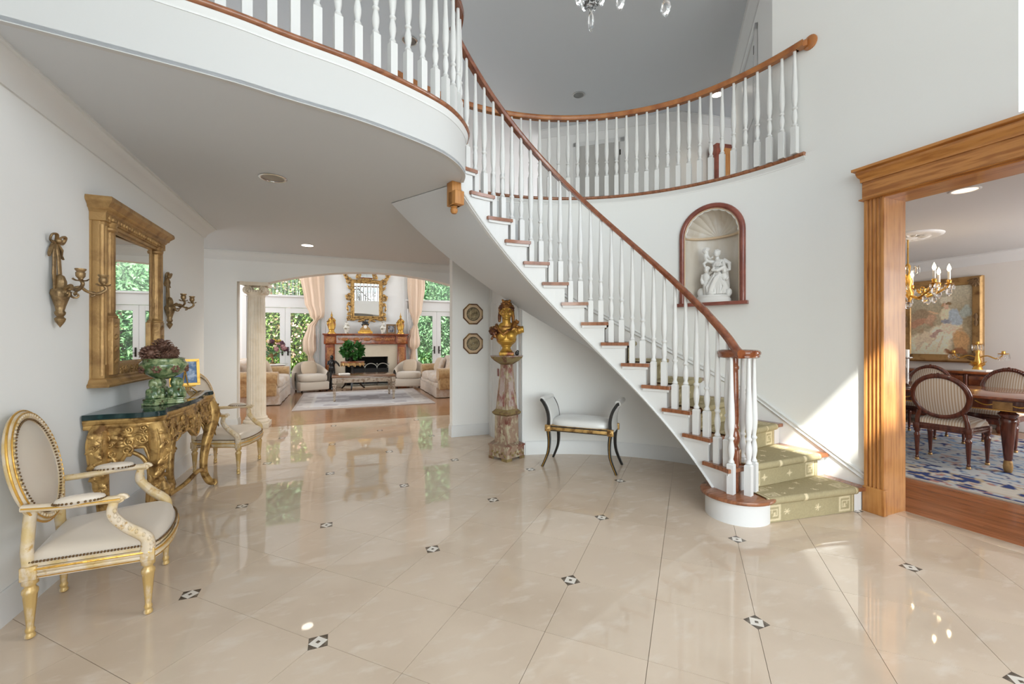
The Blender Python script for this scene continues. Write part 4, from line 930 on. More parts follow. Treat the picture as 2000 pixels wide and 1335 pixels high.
bs = MB().bx(0.001, .075, -.495, .495, 1.1, 1.19).sweep([(0.001, -.5, 1.045), (.08, -.5, 1.045), (.08, .5, 1.045), (.001, .5, 1.045)], [(-.07, 0), (.03, 0), (.036, .012), (.03, .022), (.018, .03), (.012, .045), (0, .058), (-.07, .058)]); obj('base_rail', bs, GOLD_D, mi)
cb = MB()
for k in range(14): y = -.3+.6*k/13; cb.leaf((.076, y, 1.12), (0, (-1)**k*.8, .8), (1, 0, 0), .07, .017); cb.spiral((.08, y, 1.15), .02, 1.2, .006, k, (0, 1, 0), (0, 0, 1), 12)
obj('base_carving', cb, GOLD_D, mi)
obj('inner_bead', MB().sweep([(.03, -.325, 1.19), (.03, -.325, 2.1), (.03, .325, 2.1), (.03, .325, 1.19)], [(-.012, 0), (.012, 0), (.012, .016), (0, .022), (-.012, .016)], up=(1, 0, 0), closed=True), GOLD_D, mi)
sc = thing('wall_sconce', 'aged brass two-arm wall sconce with ribbon bow, left of the mirror', 'sconce', (XL, 3.15, 1.42), group='sconces flanking the mirror')
b = MB()
for s in (-1, 1):
    b.tube([(.015, s*.006, .48), (.02, s*.02, .40), (.022, s*.026, .30), (.025, s*.022, .20)], [.011, .014, .015, .014], 8, flat=.5)
    b.tube(cr([(.02, 0, .485), (.035, s*.03, .515), (.03, s*.06, .51), (.02, s*.055, .48), (.02, s*.02, .475)], 5), .009, 7, flat=.6)
    b.tube([(.015, s*.01, .475), (.02, s*.045, .44), (.015, s*.05, .41), (.02, s*.065, .39)], [.01, .011, .01, .006], 7, flat=.6)
b.ell((.03, 0, .485), (.016, .018, .016), 8, 6); obj('ribbon', b, BRONZE, sc)
obj('body', MB().lathe([(.0, 0), (.012, .02), (.02, .035), (.024, .05), (.014, .062), (.022, .075), (.024, .085), (.018, .095), (.024, .12), (.036, .16), (.045, .19), (.042, .21), (.03, .22), (.028, .26), (.018, .29), (0, .3)], (.035, 0, 0), 20, fl=(7, .12, 8, 14)), BRONZE, sc)
for (dx, dy) in ((.13, -.11), (.13, .13)):
    m_ = MB(); d = Vector((dx, dy, 0)); e = d.normalized()
    m_.tube(cr([(.04, 0, .2), (.05+dx*.35, dy*.35, .235), (.04+dx*.6, dy*.6, .215), (.04+dx*.85, dy*.85, .205), (.045+dx*1.05, dy*1.05, .235), (.04+dx, dy, .265)], 6), .0085, 8)
    m_.spiral(Vector((.045, 0, .19))+d*.3, .025, 1.0, .007, 2.5, tuple(e), (0, 0, 1), 14).spiral(Vector((.04, 0, .205))+d*.72, .018, 1.1, .006, -2, tuple(e), (0, 0, 1), 12)
    for k in range(6): a = 2*PI*k/6; m_.leaf((.04+dx, dy, .262), (math.cos(a), math.sin(a), .1), (0, 0, 1), .036, .012, 0, -.2)
    arm = obj('arm', m_, BRONZE, sc)
    obj('candle_cup', MB().lathe([(.008, .262), (.02, .28), (.021, .3), (.016, .305), (.024, .316), (.024, .322), (.014, .32), (.013, .3), (0, .3)], (.04+dx, dy, 0), 16, fl=(8, .1, 1, 2)), BRONZE, arm)
dup(sc, (XL, 4.8, 1.45), None, 'aged brass two-arm wall sconce with ribbon bow, right of the mirror')
ol = thing('wall_outlet', 'brass outlet plate on the left wall below the console', 'outlet', (XL, 4.95, .42))
obj('plate', MB().bx(0, .006, -.04, .04, -.06, .06, 0, .002), GOLD_L, ol); obj('socket', MB().bx(.006, .009, -.018, .018, -.04, -.008).bx(.006, .009, -.018, .018, .008, .04), TRIM, ol)
# ---------------------------------------------------------------- pedestal, bust, bench, plaques, niche statue, column
pd = thing('pedestal', 'distressed painted obelisk pedestal carrying the gilded bust under the stairs', 'pedestal', (1.78, 4.53, 0), math.radians(24))
def frus(mb, s0, s1, z0, z1, mi=0):
    mb.add([(x*s, y*s, z) for s, z in ((s0/2, z0), (s1/2, z1)) for x, y in ((-1, -1), (1, -1), (1, 1), (-1, 1))], [(3, 2, 1, 0), (4, 5, 6, 7), (0, 1, 5, 4), (1, 2, 6, 5), (2, 3, 7, 6), (3, 0, 4, 7)], mi); return mb
obj('foot', frus(frus(frus(MB(), .285, .285, .03, .145), .30, .30, .145, .165), .29, .2, .165, .19), PED, pd)
for x, y in ((-1, -1), (1, -1), (1, 1), (-1, 1)): obj('bracket_foot', MB().prism([(x*.146, y*.146), (x*.06, y*.146), (x*.085, y*.125), (x*.125, y*.125), (x*.125, y*.085), (x*.146, y*.06)], 0, .032), PEDG, pd)
obj('die', frus(frus(MB(), .195, .19, .19, .5), .2, .2, .19, .205), PED, pd)
obj('die_cap', frus(frus(frus(MB(), .2, .235, .495, .515), .235, .235, .515, .535), .225, .175, .535, .565), PEDG, pd)
obj('shaft', frus(MB(), .175, .098, .56, 1.075), PED, pd)
for a in range(4):
    R_ = rotz(a*PI/2); mb = MB(); mb.add([R_ @ Vector(p) for p in ((-.05, -.0885, .6), (.05, -.0885, .6), (.028, -.055, 1.03), (-.028, -.055, 1.03))]+[R_ @ Vector(p) for p in ((-.05, -.07, .6), (.05, -.07, .6), (.028, -.04, 1.03), (-.028, -.04, 1.03))], [(0, 1, 2, 3), (7, 6, 5, 4), (0, 4, 5, 1), (1, 5, 6, 2), (2, 6, 7, 3), (3, 7, 4, 0)])
    for k in range(7): z = .64+.055*k; mb.leaf(R_ @ Vector((0, -.085+.0033*k*1.6, z)), R_ @ Vector((.6*(-1)**k, 0, 1)), R_ @ Vector((0, -1, 0)), .05, .011)
    obj('shaft_panel', mb, PEDP, pd)
    mb = MB(); mb.box(R_ @ Vector((0, -.098, .35)), (.14, .008, .25), 0, a*PI/2)
    for k in range(9): t = k*.7; mb.leaf(R_ @ Vector((.02*math.cos(t), -.103, .3+.012*k)), R_ @ Vector((math.cos(t*2), 0, math.sin(t*2))), R_ @ Vector((0, -1, 0)), .05, .012)
    obj('die_panel', mb, PED, pd)
    mb = MB()
    for k in range(6): mb.leaf(R_ @ Vector((-.11+.04*k, -.143, .075)), R_ @ Vector((1, 0, .6*(-1)**k)), R_ @ Vector((0, -1, 0)), .05, .014)
    obj('foot_carving', mb, PEDG, pd)
obj('capital', frus(frus(frus(MB(), .098, .2, 1.07, 1.115), .2, .245, 1.115, 1.145), .255, .255, 1.145, 1.165), PEDG, pd)
obj('top_slab', MB().box((0, 0, 1.168), (.27, .27, .012), 0, 0, .003), PEDP, pd)
# bust, local front = -y, base at z 0
bu = thing('bust', 'gilded wooden bust of a crowned figure with bare shoulders on the painted pedestal', 'sculpture', (1.775, 4.525, 1.174), math.radians(-20))
bu.scale = (1.12, 1.12, 1.12)
obj('socle', MB().box((0, 0, .018), (.15, .13, .036), 0, 0, .005).lathe([(.062, .036), (.066, .045), (.055, .055), (.045, .07), (.043, .085), (.055, .095), (.055, .105)], (0, 0, 0), 24), BUSTG, bu)
P = [('e', (0, .0, .17), (.105, .075, .075)), ('e', (0, .005, .225), (.118, .062, .06)), ('e', (-.046, -.05, .2), (.05, .042, .046)), ('e', (.046, -.05, .2), (.05, .042, .046)), ('e', (0, .01, .275), (.135, .055, .045)), ('e', (0, .012, .31), (.08, .048, .035)),
     ('e', (-.125, .01, .26), (.04, .045, .045)), ('e', (.128, .01, .262), (.04, .045, .045)), ('t', [(.12, .01, .262), (.16, .0, .268), (.178, -.002, .27)], [.038, .036, .034]),
     ('t', [(0, .012, .3), (0, .004, .345), (0, .0, .39)], [.05, .042, .044]), ('e', (0, -.012, .44), (.06, .068, .078)), ('e', (0, -.04, .405), (.042, .04, .036)), ('e', (0, -.072, .376), (.022, .015, .016)),
     ('t', [(0, -.074, .47), (0, -.094, .434), (0, -.088, .426)], [.009, .014, .012]), ('e', (0, -.076, .408), (.02, .01, .005)), ('e', (0, -.076, .398), (.017, .01, .006)),
     ('e', (-.027, -.064, .474), (.022, .011, .006)), ('e', (.027, -.064, .474), (.022, .011, .006)), ('e', (-.038, -.052, .425), (.02, .018, .022)), ('e', (.038, -.052, .425), (.02, .018, .022)),
     ('e', (-.062, .0, .44), (.01, .016, .024)), ('e', (.062, .0, .44), (.01, .016, .024)), ('l', [(.05, .1), (.07, .115), (.095, .14)], (0, 0, 0))]
blob('figure', P, .0045, BUSTG, bu, smooth=2)
ey = MB()
for s in (-1, 1): ey.ell((s*.026, -.071, .455), (.012, .008, .007), 10, 6)
obj('eyes', ey, HAIRG, bu)
R = random.Random(3); H = [('e', (0, .014, .485), (.07, .07, .05))]
for ring in range(4):
    z = .462+.022*ring; rr = (.07, .072, .062, .045)[ring]; n = (20, 22, 18, 12)[ring]
    for k in range(n):
        q = 2*PI*k/n+ring*.5; y = .014+rr*1.0*math.sin(q)
        if ring == 0 and math.sin(q) < -.35: continue
        H.append(('e', (rr*math.cos(q), y, z+R.uniform(-.005, .005)), (.0145, .0145, .012)))
H += [('e', (0, .02, .545), (.036, .034, .026))]
for s in (-1, 1): H += [('t', [(s*.018, .0, .545), (s*.036, -.008, .562), (s*.044, -.004, .575)], [.016, .013, .008]), ('t', [(s*.064, .03, .45), (s*.07, .04, .4), (s*.072, .03, .345)], [.018, .019, .014])]
blob('hair', H, .0048, HAIRG, bu, smooth=1)
Dp = [('t', [(-.155, .02, .28), (-.15, -.03, .262), (-.13, -.055, .225), (-.11, -.058, .18)], [.022, .024, .022, .012]), ('t', [(-.1, .03, .315), (-.1, -.03, .3), (-.075, -.07, .25), (-.03, -.09, .215)], [.018, .02, .014, .008]), ('t', [(.09, .04, .32), (.095, .0, .335), (.085, -.04, .312), (.05, -.07, .275)], [.02, .024, .02, .01]), ('t', [(.05, -.07, .27), (.0, -.09, .235), (-.04, -.096, .2)], [.01, .008, .006])]
for k in range(26): Dp.append(('e', (-.125+R.gauss(0, .022), -.045+R.gauss(0, .014), .235+R.gauss(0, .036)), (.014, .012, .014)))
for k in range(16): Dp.append(('e', (.092+R.gauss(0, .014), -.01+R.gauss(0, .016), .325+R.gauss(0, .02)), (.013, .012, .013)))
for k in range(9): Dp.append(('e', (-.04+.009*k, -.092+R.gauss(0, .004), .21+.008*k+R.gauss(0, .006)), (.011, .008, .011)))
blob('drapery', Dp, .0048, HAIRG, bu, smooth=1)
tag(blob('ornament', [('e', (0, 0, .02), (.025, .02, .02)), ('e', (.008, 0, .045), (.018, .016, .018)), ('e', (-.012, 0, .035), (.014, .014, .014))], .004, BLACK, None, (1.885, 4.47, 1.1745)), 'small dark ornament beside the foot of the gilded bust', 'ornament')
# window-seat bench, local front = -y
be = thing('bench', 'black and gilt bench with silver satin seat and scrolled ends under the stairs', 'bench', (2.425, 3.935, 0), math.radians(-45))
hwx, hdy = .33, .175
obj('seat_cushion', MB().ell((0, 0, .455), (hwx-.012, hdy+.005, .075), 32, 12, e=.55), SILVER_SATIN, be, ang=180)
obj('seat_rail', MB().bx(-hwx, hwx, -hdy-.02, hdy+.02, .385, .445, 0, .004), GOLD, be)
obj('rail_line', MB().bx(-hwx, hwx, -hdy-.024, -hdy-.018, .43, .442).bx(-hwx, hwx, hdy+.018, hdy+.024, .43, .442).bx(-hwx, hwx, -hdy-.024, -hdy-.018, .388, .396).bx(-hwx, hwx, hdy+.018, hdy+.024, .388, .396), BLACK, be)
for s in (-1, 1):
    for f in (-1, 1):
        y = f*(hdy+.0)
        pts = cr([(s*(hwx+.0), y, .40), (s*(hwx-.012), y, .28), (s*(hwx+.0), y+f*.01, .15), (s*(hwx+.06), y+f*.02, .0)], 7); rad = [.026-.010*k/(len(pts)-1) for k in range(len(pts))]
        lm = MB().tube(pts, rad, 4, 0, 1.0, up=(1, 1, 0)); l = obj('leg', lm, BLACK, be, ang=30)
        obj('gilt_edge', MB().tube([p+Vector((s*.0, f*.018, 0)) for p in pts], .0035, 5), GOLD_L, l)
        up_ = cr([(s*(hwx+.0), y, .41), (s*(hwx-.005), y, .52), (s*(hwx+.018), y, .62), (s*(hwx+.065), y, .70), (s*(hwx+.085), y, .71)], 6)
        obj('arm_post', MB().tube(up_, [.021]*len(up_), 4, 0, 1, up=(1, 1, 0)), BLACK, be, ang=30)
        obj('rosette', MB().box((s*hwx, f*(hdy+.012), .415), (.062, .03, .068), 0, 0, .003).lathe([(.026, 0), (.026, .006), (.018, .009), (.014, .006), (.008, .012), (0, .013)], (s*hwx, f*(hdy+.027), .415), 16, M=axM(Vector((1, 0, 0)), Vector((0, 0, 1)), Vector((0, f, 0)))), GOLD, be)
    def pad(u, v):
        c = cr([(hwx+.0, 0, .41), (hwx-.008, 0, .52), (hwx+.016, 0, .62), (hwx+.062, 0, .705)], 8); i = v*(len(c)-1); p = c[min(len(c)-1, int(i))].lerp(c[min(len(c)-1, int(i)+1)], i-int(i))
        a = 2*PI*u; k = (abs(math.cos(a))**.5); return Vector((s*(p.x+.026*math.copysign(abs(math.sin(a))**.7, math.sin(a))), math.copysign(k, math.cos(a))*(hdy-.012), p.z))
    pm = MB().grid(pad, 28, 24, cu=True); pm.tube([(s*(hwx+.07), -hdy+.006, .71), (s*(hwx+.07), hdy-.006, .71)], .03, 14)
    obj('arm_pad', pm, SILVER_SATIN, be, ang=60)
# octagonal plaques on the passage wall
for k, (z, lb) in enumerate(((1.72, 'upper octagonal plaque with a dancing figure scene beside the arch'), (1.302, 'lower octagonal plaque with a reclining figure scene beside the arch'))):
    o = thing('octagonal_plaque', lb, 'wall plaque', (1.752, YN-.001, z), 0, 'octagonal plaques by the arch')
    Mx = axM(Vector((1, 0, 0)), Vector((0, 0, 1)), Vector((0, -1, 0)))
    oc8 = lambda r0, r1, d0, d1: MB().lathe([(r0, d0), (r1, d1)], (0, 0, 0), 8, M=Mx @ rotz(PI/8))
    obj('frame', MB().lathe([(.155, 0), (.158, .012), (.148, .02), (.138, .016), (.138, .01)], (0, 0, 0), 8, M=Mx @ rotz(PI/8), cap=False), M('plaque_frame_%d' % k, (.13, .06, .03), .4, var=(12, (.3, .18, .06), .5, .65)), o, ang=20)
    obj('mat_board', oc8(.138, .132, .012, .014), M('plaque_mat_%d' % k, (.62, .46, .3), .6), o, ang=20)
    obj('ring', MB().lathe([(.094, .012), (.096, .018), (.09, .018), (.088, .012)], (0, 0, 0), 32, M=Mx, cap=False), DARKM, o)
    pr = [('l', [(.09, 0), (.09, .004)], (0, 0, 0))]; 
    ob = obj('relief_ground', MB().lathe([(.09, .012), (.09, .015)], (0, 0, 0), 32, M=Mx), RELIEF, o)
    rl = MB(); R = random.Random(k+1)
    figs = ((-.035, .0, .1), (.03, .005, .11), (0, -.02, .07)) if k == 0 else ((-.02, -.03, .06), (.03, .0, .1), (-.04, .03, .05))
    for (fx, fz, fh) in figs:
        rl.ell((fx, -.018, fz+fh*.42), (.011, .008, .013), 8, 6); rl.ell((fx+R.uniform(-.006, .006), -.017, fz+.01), (.016, .008, fh*.28), 8, 6); rl.ell((fx+.012, -.017, fz-fh*.25), (.009, .007, fh*.26), 8, 6, 0, roty(.35)); rl.ell((fx-.01, -.017, fz-fh*.25), (.009, .007, fh*.26), 8, 6, 0, roty(-.2)); rl.ell((fx+.022, -.017, fz+fh*.2), (.024, .006, .006), 8, 6, 0, roty(-.5))
    obj('relief_figures', rl, M('relief_paint_%d' % k, (.42, .34, .2), .5, var=(20, (.2, .15, .08), .45, .6)), o)
# white figure group in the niche
sp_ = nc+nyv*.055; fg = thing('figure_group', 'white plaster figure group standing in the arched niche', 'sculpture', (sp_.x, sp_.y, ZS+.004), AM+PI/2-PI)
fg.scale = (1.15, 1.15, 1.14)
obj('base', MB().lathe([(.15, 0), (.15, .03), (.14, .045), (.145, .055), (.13, .07)], (0, 0, 0), 28, sy=.68), PLASTER, fg)
G = [('e', (.0, .03, .12), (.1, .06, .06)), ('t', [(.03, 0, .07), (.035, .01, .16), (.04, .02, .25), (.035, .02, .33)], [.06, .055, .045, .04]), ('e', (.035, .02, .36), (.055, .036, .05)), ('t', [(.035, .01, .39), (.03, 0, .42)], [.02, .02]), ('e', (.03, -.005, .455), (.027, .03, .034)), ('e', (.03, .01, .465), (.032, .03, .03)),
     ('t', [(.08, .01, .38), (.1, -.03, .32), (.05, -.06, .29), (.0, -.06, .3)], [.02, .018, .015, .013]), ('t', [(-.01, .01, .385), (-.055, -.02, .4), (-.07, -.02, .46)], [.02, .017, .013]),
     ('t', [(-.055, .0, .07), (-.06, -.01, .15), (-.06, -.01, .2)], [.03, .03, .03]), ('e', (-.06, -.01, .24), (.035, .028, .05)), ('e', (-.055, -.02, .31), (.024, .026, .028)), ('t', [(-.04, -.01, .27), (.0, -.04, .29), (.02, -.04, .33)], [.014, .012, .012]), ('t', [(-.09, -.01, .27), (-.1, -.02, .22), (-.085, -.04, .18)], [.014, .012, .012]),
     ('t', [(.1, .02, .06), (.105, .0, .14), (.09, -.01, .2)], [.028, .026, .024]), ('e', (.095, -.01, .235), (.028, .026, .04)), ('e', (.1, -.02, .285), (.022, .024, .024)),
     ('t', [(-.02, -.05, .07), (0, -.05, .15), (.03, -.05, .22), (.07, -.03, .27)], [.022, .02, .018, .014]), ('t', [(.06, .03, .37), (.09, .03, .28), (.1, .03, .16), (.11, .0, .08)], [.03, .034, .034, .03]), ('e', (-.07, -.02, .49), (.022, .02, .02)), ('e', (-.05, 0, .51), (.018, .018, .018))]
R = random.Random(11)
for (hx_, hy_, hz_, hr) in ((.03, 0, .462, .031), (-.055, -.018, .318, .025), (.1, -.018, .292, .023), (-.062, -.018, .5, .02)):
    for k in range(16): q = R.random()*2*PI; e = R.uniform(-.1, 1.5); G.append(('e', (hx_+hr*math.cos(q)*math.cos(e), hy_+.008+hr*math.sin(q)*math.cos(e), hz_+hr*math.sin(e)), (.009, .009, .008)))
    G.append(('e', (hx_, hy_-hr, hz_-.006), (.005, .007, .007)))
G += [('e', (-.06, -.01, .475), (.022, .02, .026)), ('t', [(-.06, -.01, .455), (-.05, .0, .42), (-.03, .01, .39)], [.02, .024, .02]), ('t', [(-.05, -.02, .43), (-.015, -.035, .41), (.01, -.04, .425)], [.011, .01, .009]), ('t', [(-.045, -.01, .4), (-.075, -.03, .37), (-.06, -.04, .335)], [.014, .013, .01]), ('t', [(.11, .0, .25), (.13, -.02, .22), (.12, -.04, .2)], [.011, .01, .009]), ('e', (-.11, .02, .1), (.04, .03, .05)), ('e', (.13, .0, .09), (.03, .03, .04)), ('e', (.0, -.07, .08), (.03, .02, .02)), ('t', [(.08, .03, .4), (.13, .03, .36), (.135, .02, .29)], [.018, .02, .012])]
for k in range(22):
    x0 = -.03+.15*k/21; G.append(('t', [(x0+R.uniform(-.01, .01), -.05+R.uniform(-.01, .006), .075), (x0+R.uniform(-.02, .02), -.048, .15), (.02+.035*(k/21)+R.uniform(-.01, .01), -.04, .22+R.uniform(0, .07))], [.007, .006, .004]))
for k in range(10): G.append(('t', [(.0+.008*k, -.02+R.uniform(-.01, .01), .33), (.02+.006*k, -.036, .365), (.05+.004*k, -.02, .395)], [.004, .005, .003]))
G += [('e', (.03, -.015, .13), (.085, .04, .09)), ('e', (.03, -.01, .22), (.06, .035, .06))]
blob('figures', G, .0042, PLASTER, fg, smooth=1)
# ionic column in the arch
cl = thing('column', 'cream fluted column with scrolled capital at the left side of the arch', 'column', (-1.2, YA+.11, 0))
obj('plinth', MB().bx(-.185, .185, -.185, .185, 0, .075, 0, .004).lathe([(.175, .075), (.182, .1), (.17, .12), (.15, .13), (.155, .15), (.145, .165), (.135, .172)], (0, 0, 0), 40), COLUMN, cl)
obj('shaft', MB().lathe([(.135, .17), (.134, .19), (.132, .2), (.131, .8), (.126, 1.4), (.117, 2.0), (.116, 2.02), (.122, 2.03), (.122, 2.045)], (0, 0, 0), 160, fl=(20, .075, 2, 5)), COLUMN, cl, ang=60)
cp = MB().lathe([(.118, 2.04), (.14, 2.07), (.15, 2.085), (.14, 2.1)], (0, 0, 0), 40)
for s in (-1, 1):
    for f in (-1, 1):
        d = Vector((s, f, 0)).normalized(); c = Vector((0, 0, 2.12))+d*.155
        for q in (-1, 1): cp.spiral(c+d.cross(Vector((0, 0, 1)))*.018*q, .062, 2.0, .016, PI/2, tuple(d), (0, 0, 1), 34)
        cp.lathe([(.055, -.014), (.055, .014)], c, 20, M=axM(d, Vector((0, 0, 1)), d.cross(Vector((0, 0, 1)))))
    for q in (0, 1):
        e = Vector((s, 0, 0)) if q == 0 else Vector((0, s, 0))
        for k in range(5): cp.ell(e*.135+Vector((0, 0, 2.1))+e.cross(Vector((0, 0, 1)))*(k-2)*.035, (.02, .02, .028), 8, 6)
cp.prism([(-.19, -.19), (-.08, -.16), (.08, -.16), (.19, -.19), (.16, -.08), (.16, .08), (.19, .19), (.08, .16), (-.08, .16), (-.19, .19), (-.16, .08), (-.16, -.08)], 2.185, 2.238)
obj('capital', cp, COLUMN, cl)
# ---------------------------------------------------------------- living room
YF = 13.16   # front face of the mantel
fp = thing('fireplace', 'carved reddish wood fireplace with cream stone surround in the living room', 'fireplace', (.75, YB, 0))
f0 = YF-YB
sl = MB().bx(-.88, -.6, f0+.05, -.002, 0, 1.24).bx(.6, .88, f0+.05, -.002, 0, 1.24).bx(-.6, .6, f0+.05, -.002, .86, 1.24)
obj('stone_surround', sl, STONE, fp)
for s in (-1, 1):
    p = obj('pilaster', MB().bx(s*1.0-.125, s*1.0+.125, f0, -.002, 0, 1.24, 0, .004), MANTEL, fp); obj('pilaster_inlay', MB().bx(s*1.0-.085, s*1.0+.085, f0-.012, f0+.002, .16, 1.14, 0, .004), MANTEL_I, p)
    obj('pilaster_foot', MB().bx(s*1.0-.145, s*1.0+.145, f0-.02, -.002, 0, .14, 0, .004), MANTEL, p)
    b = obj('frieze_block', MB().bx(s*1.0-.165, s*1.0+.165, f0-.04, -.002, 1.24, 1.48, 0, .006), MANTEL, fp); obj('block_inlay', MB().bx(s*1.0-.12, s*1.0+.12, f0-.048, f0-.03, 1.27, 1.45, 0, .004), MANTEL_I, b)
fz = obj('frieze', MB().bx(-.84, .84, f0-.01, -.002, 1.23, 1.48), MANTEL, fp)
for k in range(5): obj('medallion', MB().ell((-.6+.3*k, f0-.01, 1.375), (.11, .018, .05), 20, 8), MANTEL_I, fz)
for k in range(6):
    g = MB()
    for s in (-1, 1): g.leaf((-.75+.3*k, f0-.012, 1.35), (s*.5, 0, 1), (0, -1, 0), .08, .016); g.leaf((-.75+.3*k, f0-.012, 1.4), (s, 0, -.6), (0, -1, 0), .05, .014)
    obj('frieze_carving', g, MANTEL_I, fz)
obj('bed_moulding', MB().bx(-.86, .86, f0-.03, -.002, 1.235, 1.27, 0, .005), MANTEL, fp)
obj('mantel_shelf', MB().bx(-1.2, 1.2, f0-.1, -.002, 1.505, 1.54, 0, .006).bx(-1.17, 1.17, f0-.07, -.002, 1.48, 1.505, 0, .006), MANTEL, fp)
obj('firebox', MB().bx(-.6, -.56, 0, .5, 0, .88).bx(.56, .6, 0, .5, 0, .88).bx(-.6, .6, .46, .5, 0, .88).bx(-.6, .6, 0, .5, .86, .9).bx(-.6, .6, 0, .5, -.02, .01), SOOT, fp)
obj('hearth', MB().bx(-.72, .72, f0-.42, f0+.05, .0, .03, 0, .005), STONE, fp)
fs = thing('fire_screen', 'arched wire fire screen in front of the firebox', 'fire screen', (.85, YF-.12, .031))
for (x0, x1) in ((-.5, -.17), (-.17, .17), (.17, .5)):
    m_ = MB(); c = (x0+x1)/2; r = (x1-x0)/2
    m_.tube([(x0, 0, 0), (x0, 0, .5)]+[(c-r*math.cos(PI*k/12), 0, .5+.14*math.sin(PI*k/12)) for k in range(1, 12)]+[(x1, 0, .5), (x1, 0, 0)], .012, 6); m_.tube([(x0, 0, .03), (x1, 0, .03)], .01, 6).ell((x0, 0, .62), .028).ell((x1, 0, .62), .028); 
    pn = obj('screen_panel', m_, IRON, fs); obj('mesh', MB().bx(x0, x1, .004, .006, .03, .5), M('wire_mesh_%d' % int(c*100), (.02, .02, .02), .7), pn)
# mirror over the mantel
mm = thing('mantel_mirror', 'ornate gilt scroll-framed mirror hanging above the fireplace', 'mirror', (.755, YB, 0))
tl = .0
def mt(x, z, d): return Vector((x, -.03-d-(z-1.95)*tl, z))
g = MB(); g.add([mt(-.37, 2.05, 0), mt(.37, 2.05, 0), mt(.37, 3.06, 0), mt(-.37, 3.06, 0)], [(0, 1, 2, 3)]); obj('mirror_glass', g, MIRROR, mm)
g = MB(); g.sweep([mt(-.41, 2.01, 0), mt(-.41, 3.1, 0), mt(.41, 3.1, 0), mt(.41, 2.01, 0)], [(-.05, 0), (.06, 0), (.06, .03), (.03, .05), (0, .03), (-.03, .045), (-.05, .02)], up=(0, -1, 0), closed=True); obj('frame', g, GOLD, mm)
g = MB()
for s in (-1, 1):
    for (x, z, r, a, d) in ((.5, 2.02, .085, 2, 1), (.5, 2.12, .06, 4, -1), (.47, 2.4, .05, 1, 1), (.52, 2.6, .075, 3, 1), (.5, 2.7, .05, 0, -1), (.47, 2.9, .05, 2, 1), (.5, 3.08, .07, 1, -1), (.55, 3.2, .07, 3, 1), (.6, 3.3, .05, 5, 1), (.25, 3.24, .07, 2, 1), (.22, 3.36, .05, 0, -1), (.12, 1.96, .06, 1, 1)):
        g.spiral(mt(s*x, z, .03), r, 1.4, .022, a, (s, 0, 0), (0, 0, 1), 18, d, .15, 7)
    for (x, z, dx, dz, L) in ((.5, 2.05, .3, -1, .14), (.52, 2.2, .2, 1, .16), (.5, 2.48, .4, -1, .14), (.53, 2.55, .5, 1, .15), (.48, 2.85, .4, .8, .14), (.52, 3.1, .6, 1, .2), (.58, 3.22, .7, .8, .16), (.57, 3.25, -.1, 1, .17), (.4, 3.14, 1, .3, .14), (.3, 3.17, -.3, 1, .16), (.24, 3.3, .5, 1, .14), (.23, 3.34, -.6, .8, .12), (.3, 1.97, 1, -.2, .16), (.1, 1.95, 1, -.3, .16), (.2, 1.96, .3, -1, .08), (.05, 1.93, .2, -1, .09)):
        g.leaf(mt(s*x, z, .02), (s*dx, 0, dz), (0, -1, 0), L, L*.2)
obj('scrollwork', g, GOLD, mm)['kind'] = 'stuff'
g = MB(); g.add([mt(x, z, .0) for x, z in ((-.18, 3.17), (-.1, 3.2), (.1, 3.2), (.18, 3.17), (.15, 3.32), (.08, 3.42), (-.08, 3.42), (-.15, 3.32))], [(0, 1, 2, 3, 4, 5, 6, 7)]); obj('crest_glass', g, MIRROR, mm)
obj('back_board', MB().add([mt(x, z, -.012) for x, z in ((-.44, 1.98), (.44, 1.98), (.44, 3.14), (.2, 3.17), (.2, 3.44), (-.2, 3.44), (-.2, 3.17), (-.44, 3.14))], [(0, 1, 2, 3, 4, 5, 6, 7)]), GOLD, mm)
# mantel ornaments
ZM = 1.541
fgr = thing('figurine', 'gilt standing figurine at the left end of the mantel', 'figurine', (-.21, YF-.0, ZM), 0, 'gilt figurines on the mantel')
obj('base', MB().lathe([(.11, 0), (.11, .02), (.08, .05), (.07, .1), (.085, .12)], (0, 0, 0), 20, fl=(8, .1, 2, 3)), GOLD_L, fgr)
blob('figure', [('t', [(-.03, 0, .11), (-.03, 0, .25), (-.01, 0, .34)], [.05, .045, .05]), ('t', [(.04, 0, .11), (.03, -.01, .24), (.01, 0, .34)], [.045, .04, .05]), ('e', (0, 0, .4), (.06, .045, .075)), ('e', (0, -.01, .5), (.028, .03, .036)), ('e', (0, .0, .53), (.034, .034, .02)), ('t', [(.05, 0, .43), (.1, -.02, .37), (.08, -.05, .32)], [.02, .018, .014]), ('t', [(-.05, 0, .43), (-.09, -.02, .36), (-.13, -.04, .33)], [.02, .018, .012]), ('t', [(.0, .01, .54), (0, .01, .66)], [.016, .005]), ('t', [(-.06, .02, .4), (-.1, .03, .28), (-.06, .03, .14)], [.03, .035, .03]), ('t', [(.06, .02, .38), (.08, .03, .26), (.06, .03, .14)], [.03, .035, .03]), ('t', [(-.12, -.04, .34), (-.2, -.05, .29)], [.006, .005])], .01, BUSTG, fgr, smooth=1)
dup(fgr, (1.715, YF, ZM), 0, 'gilt standing figurine at the right end of the mantel')
PORC = M('painted_porcelain', (.72, .69, .62), .15, var=(14, (.3, .27, .2), .52, .6), coat=.5)
jar = thing('ginger_jar', 'painted porcelain lidded jar left of the mantel clock', 'jar', (.19, YF+.02, ZM), 0, 'porcelain jars on the mantel')
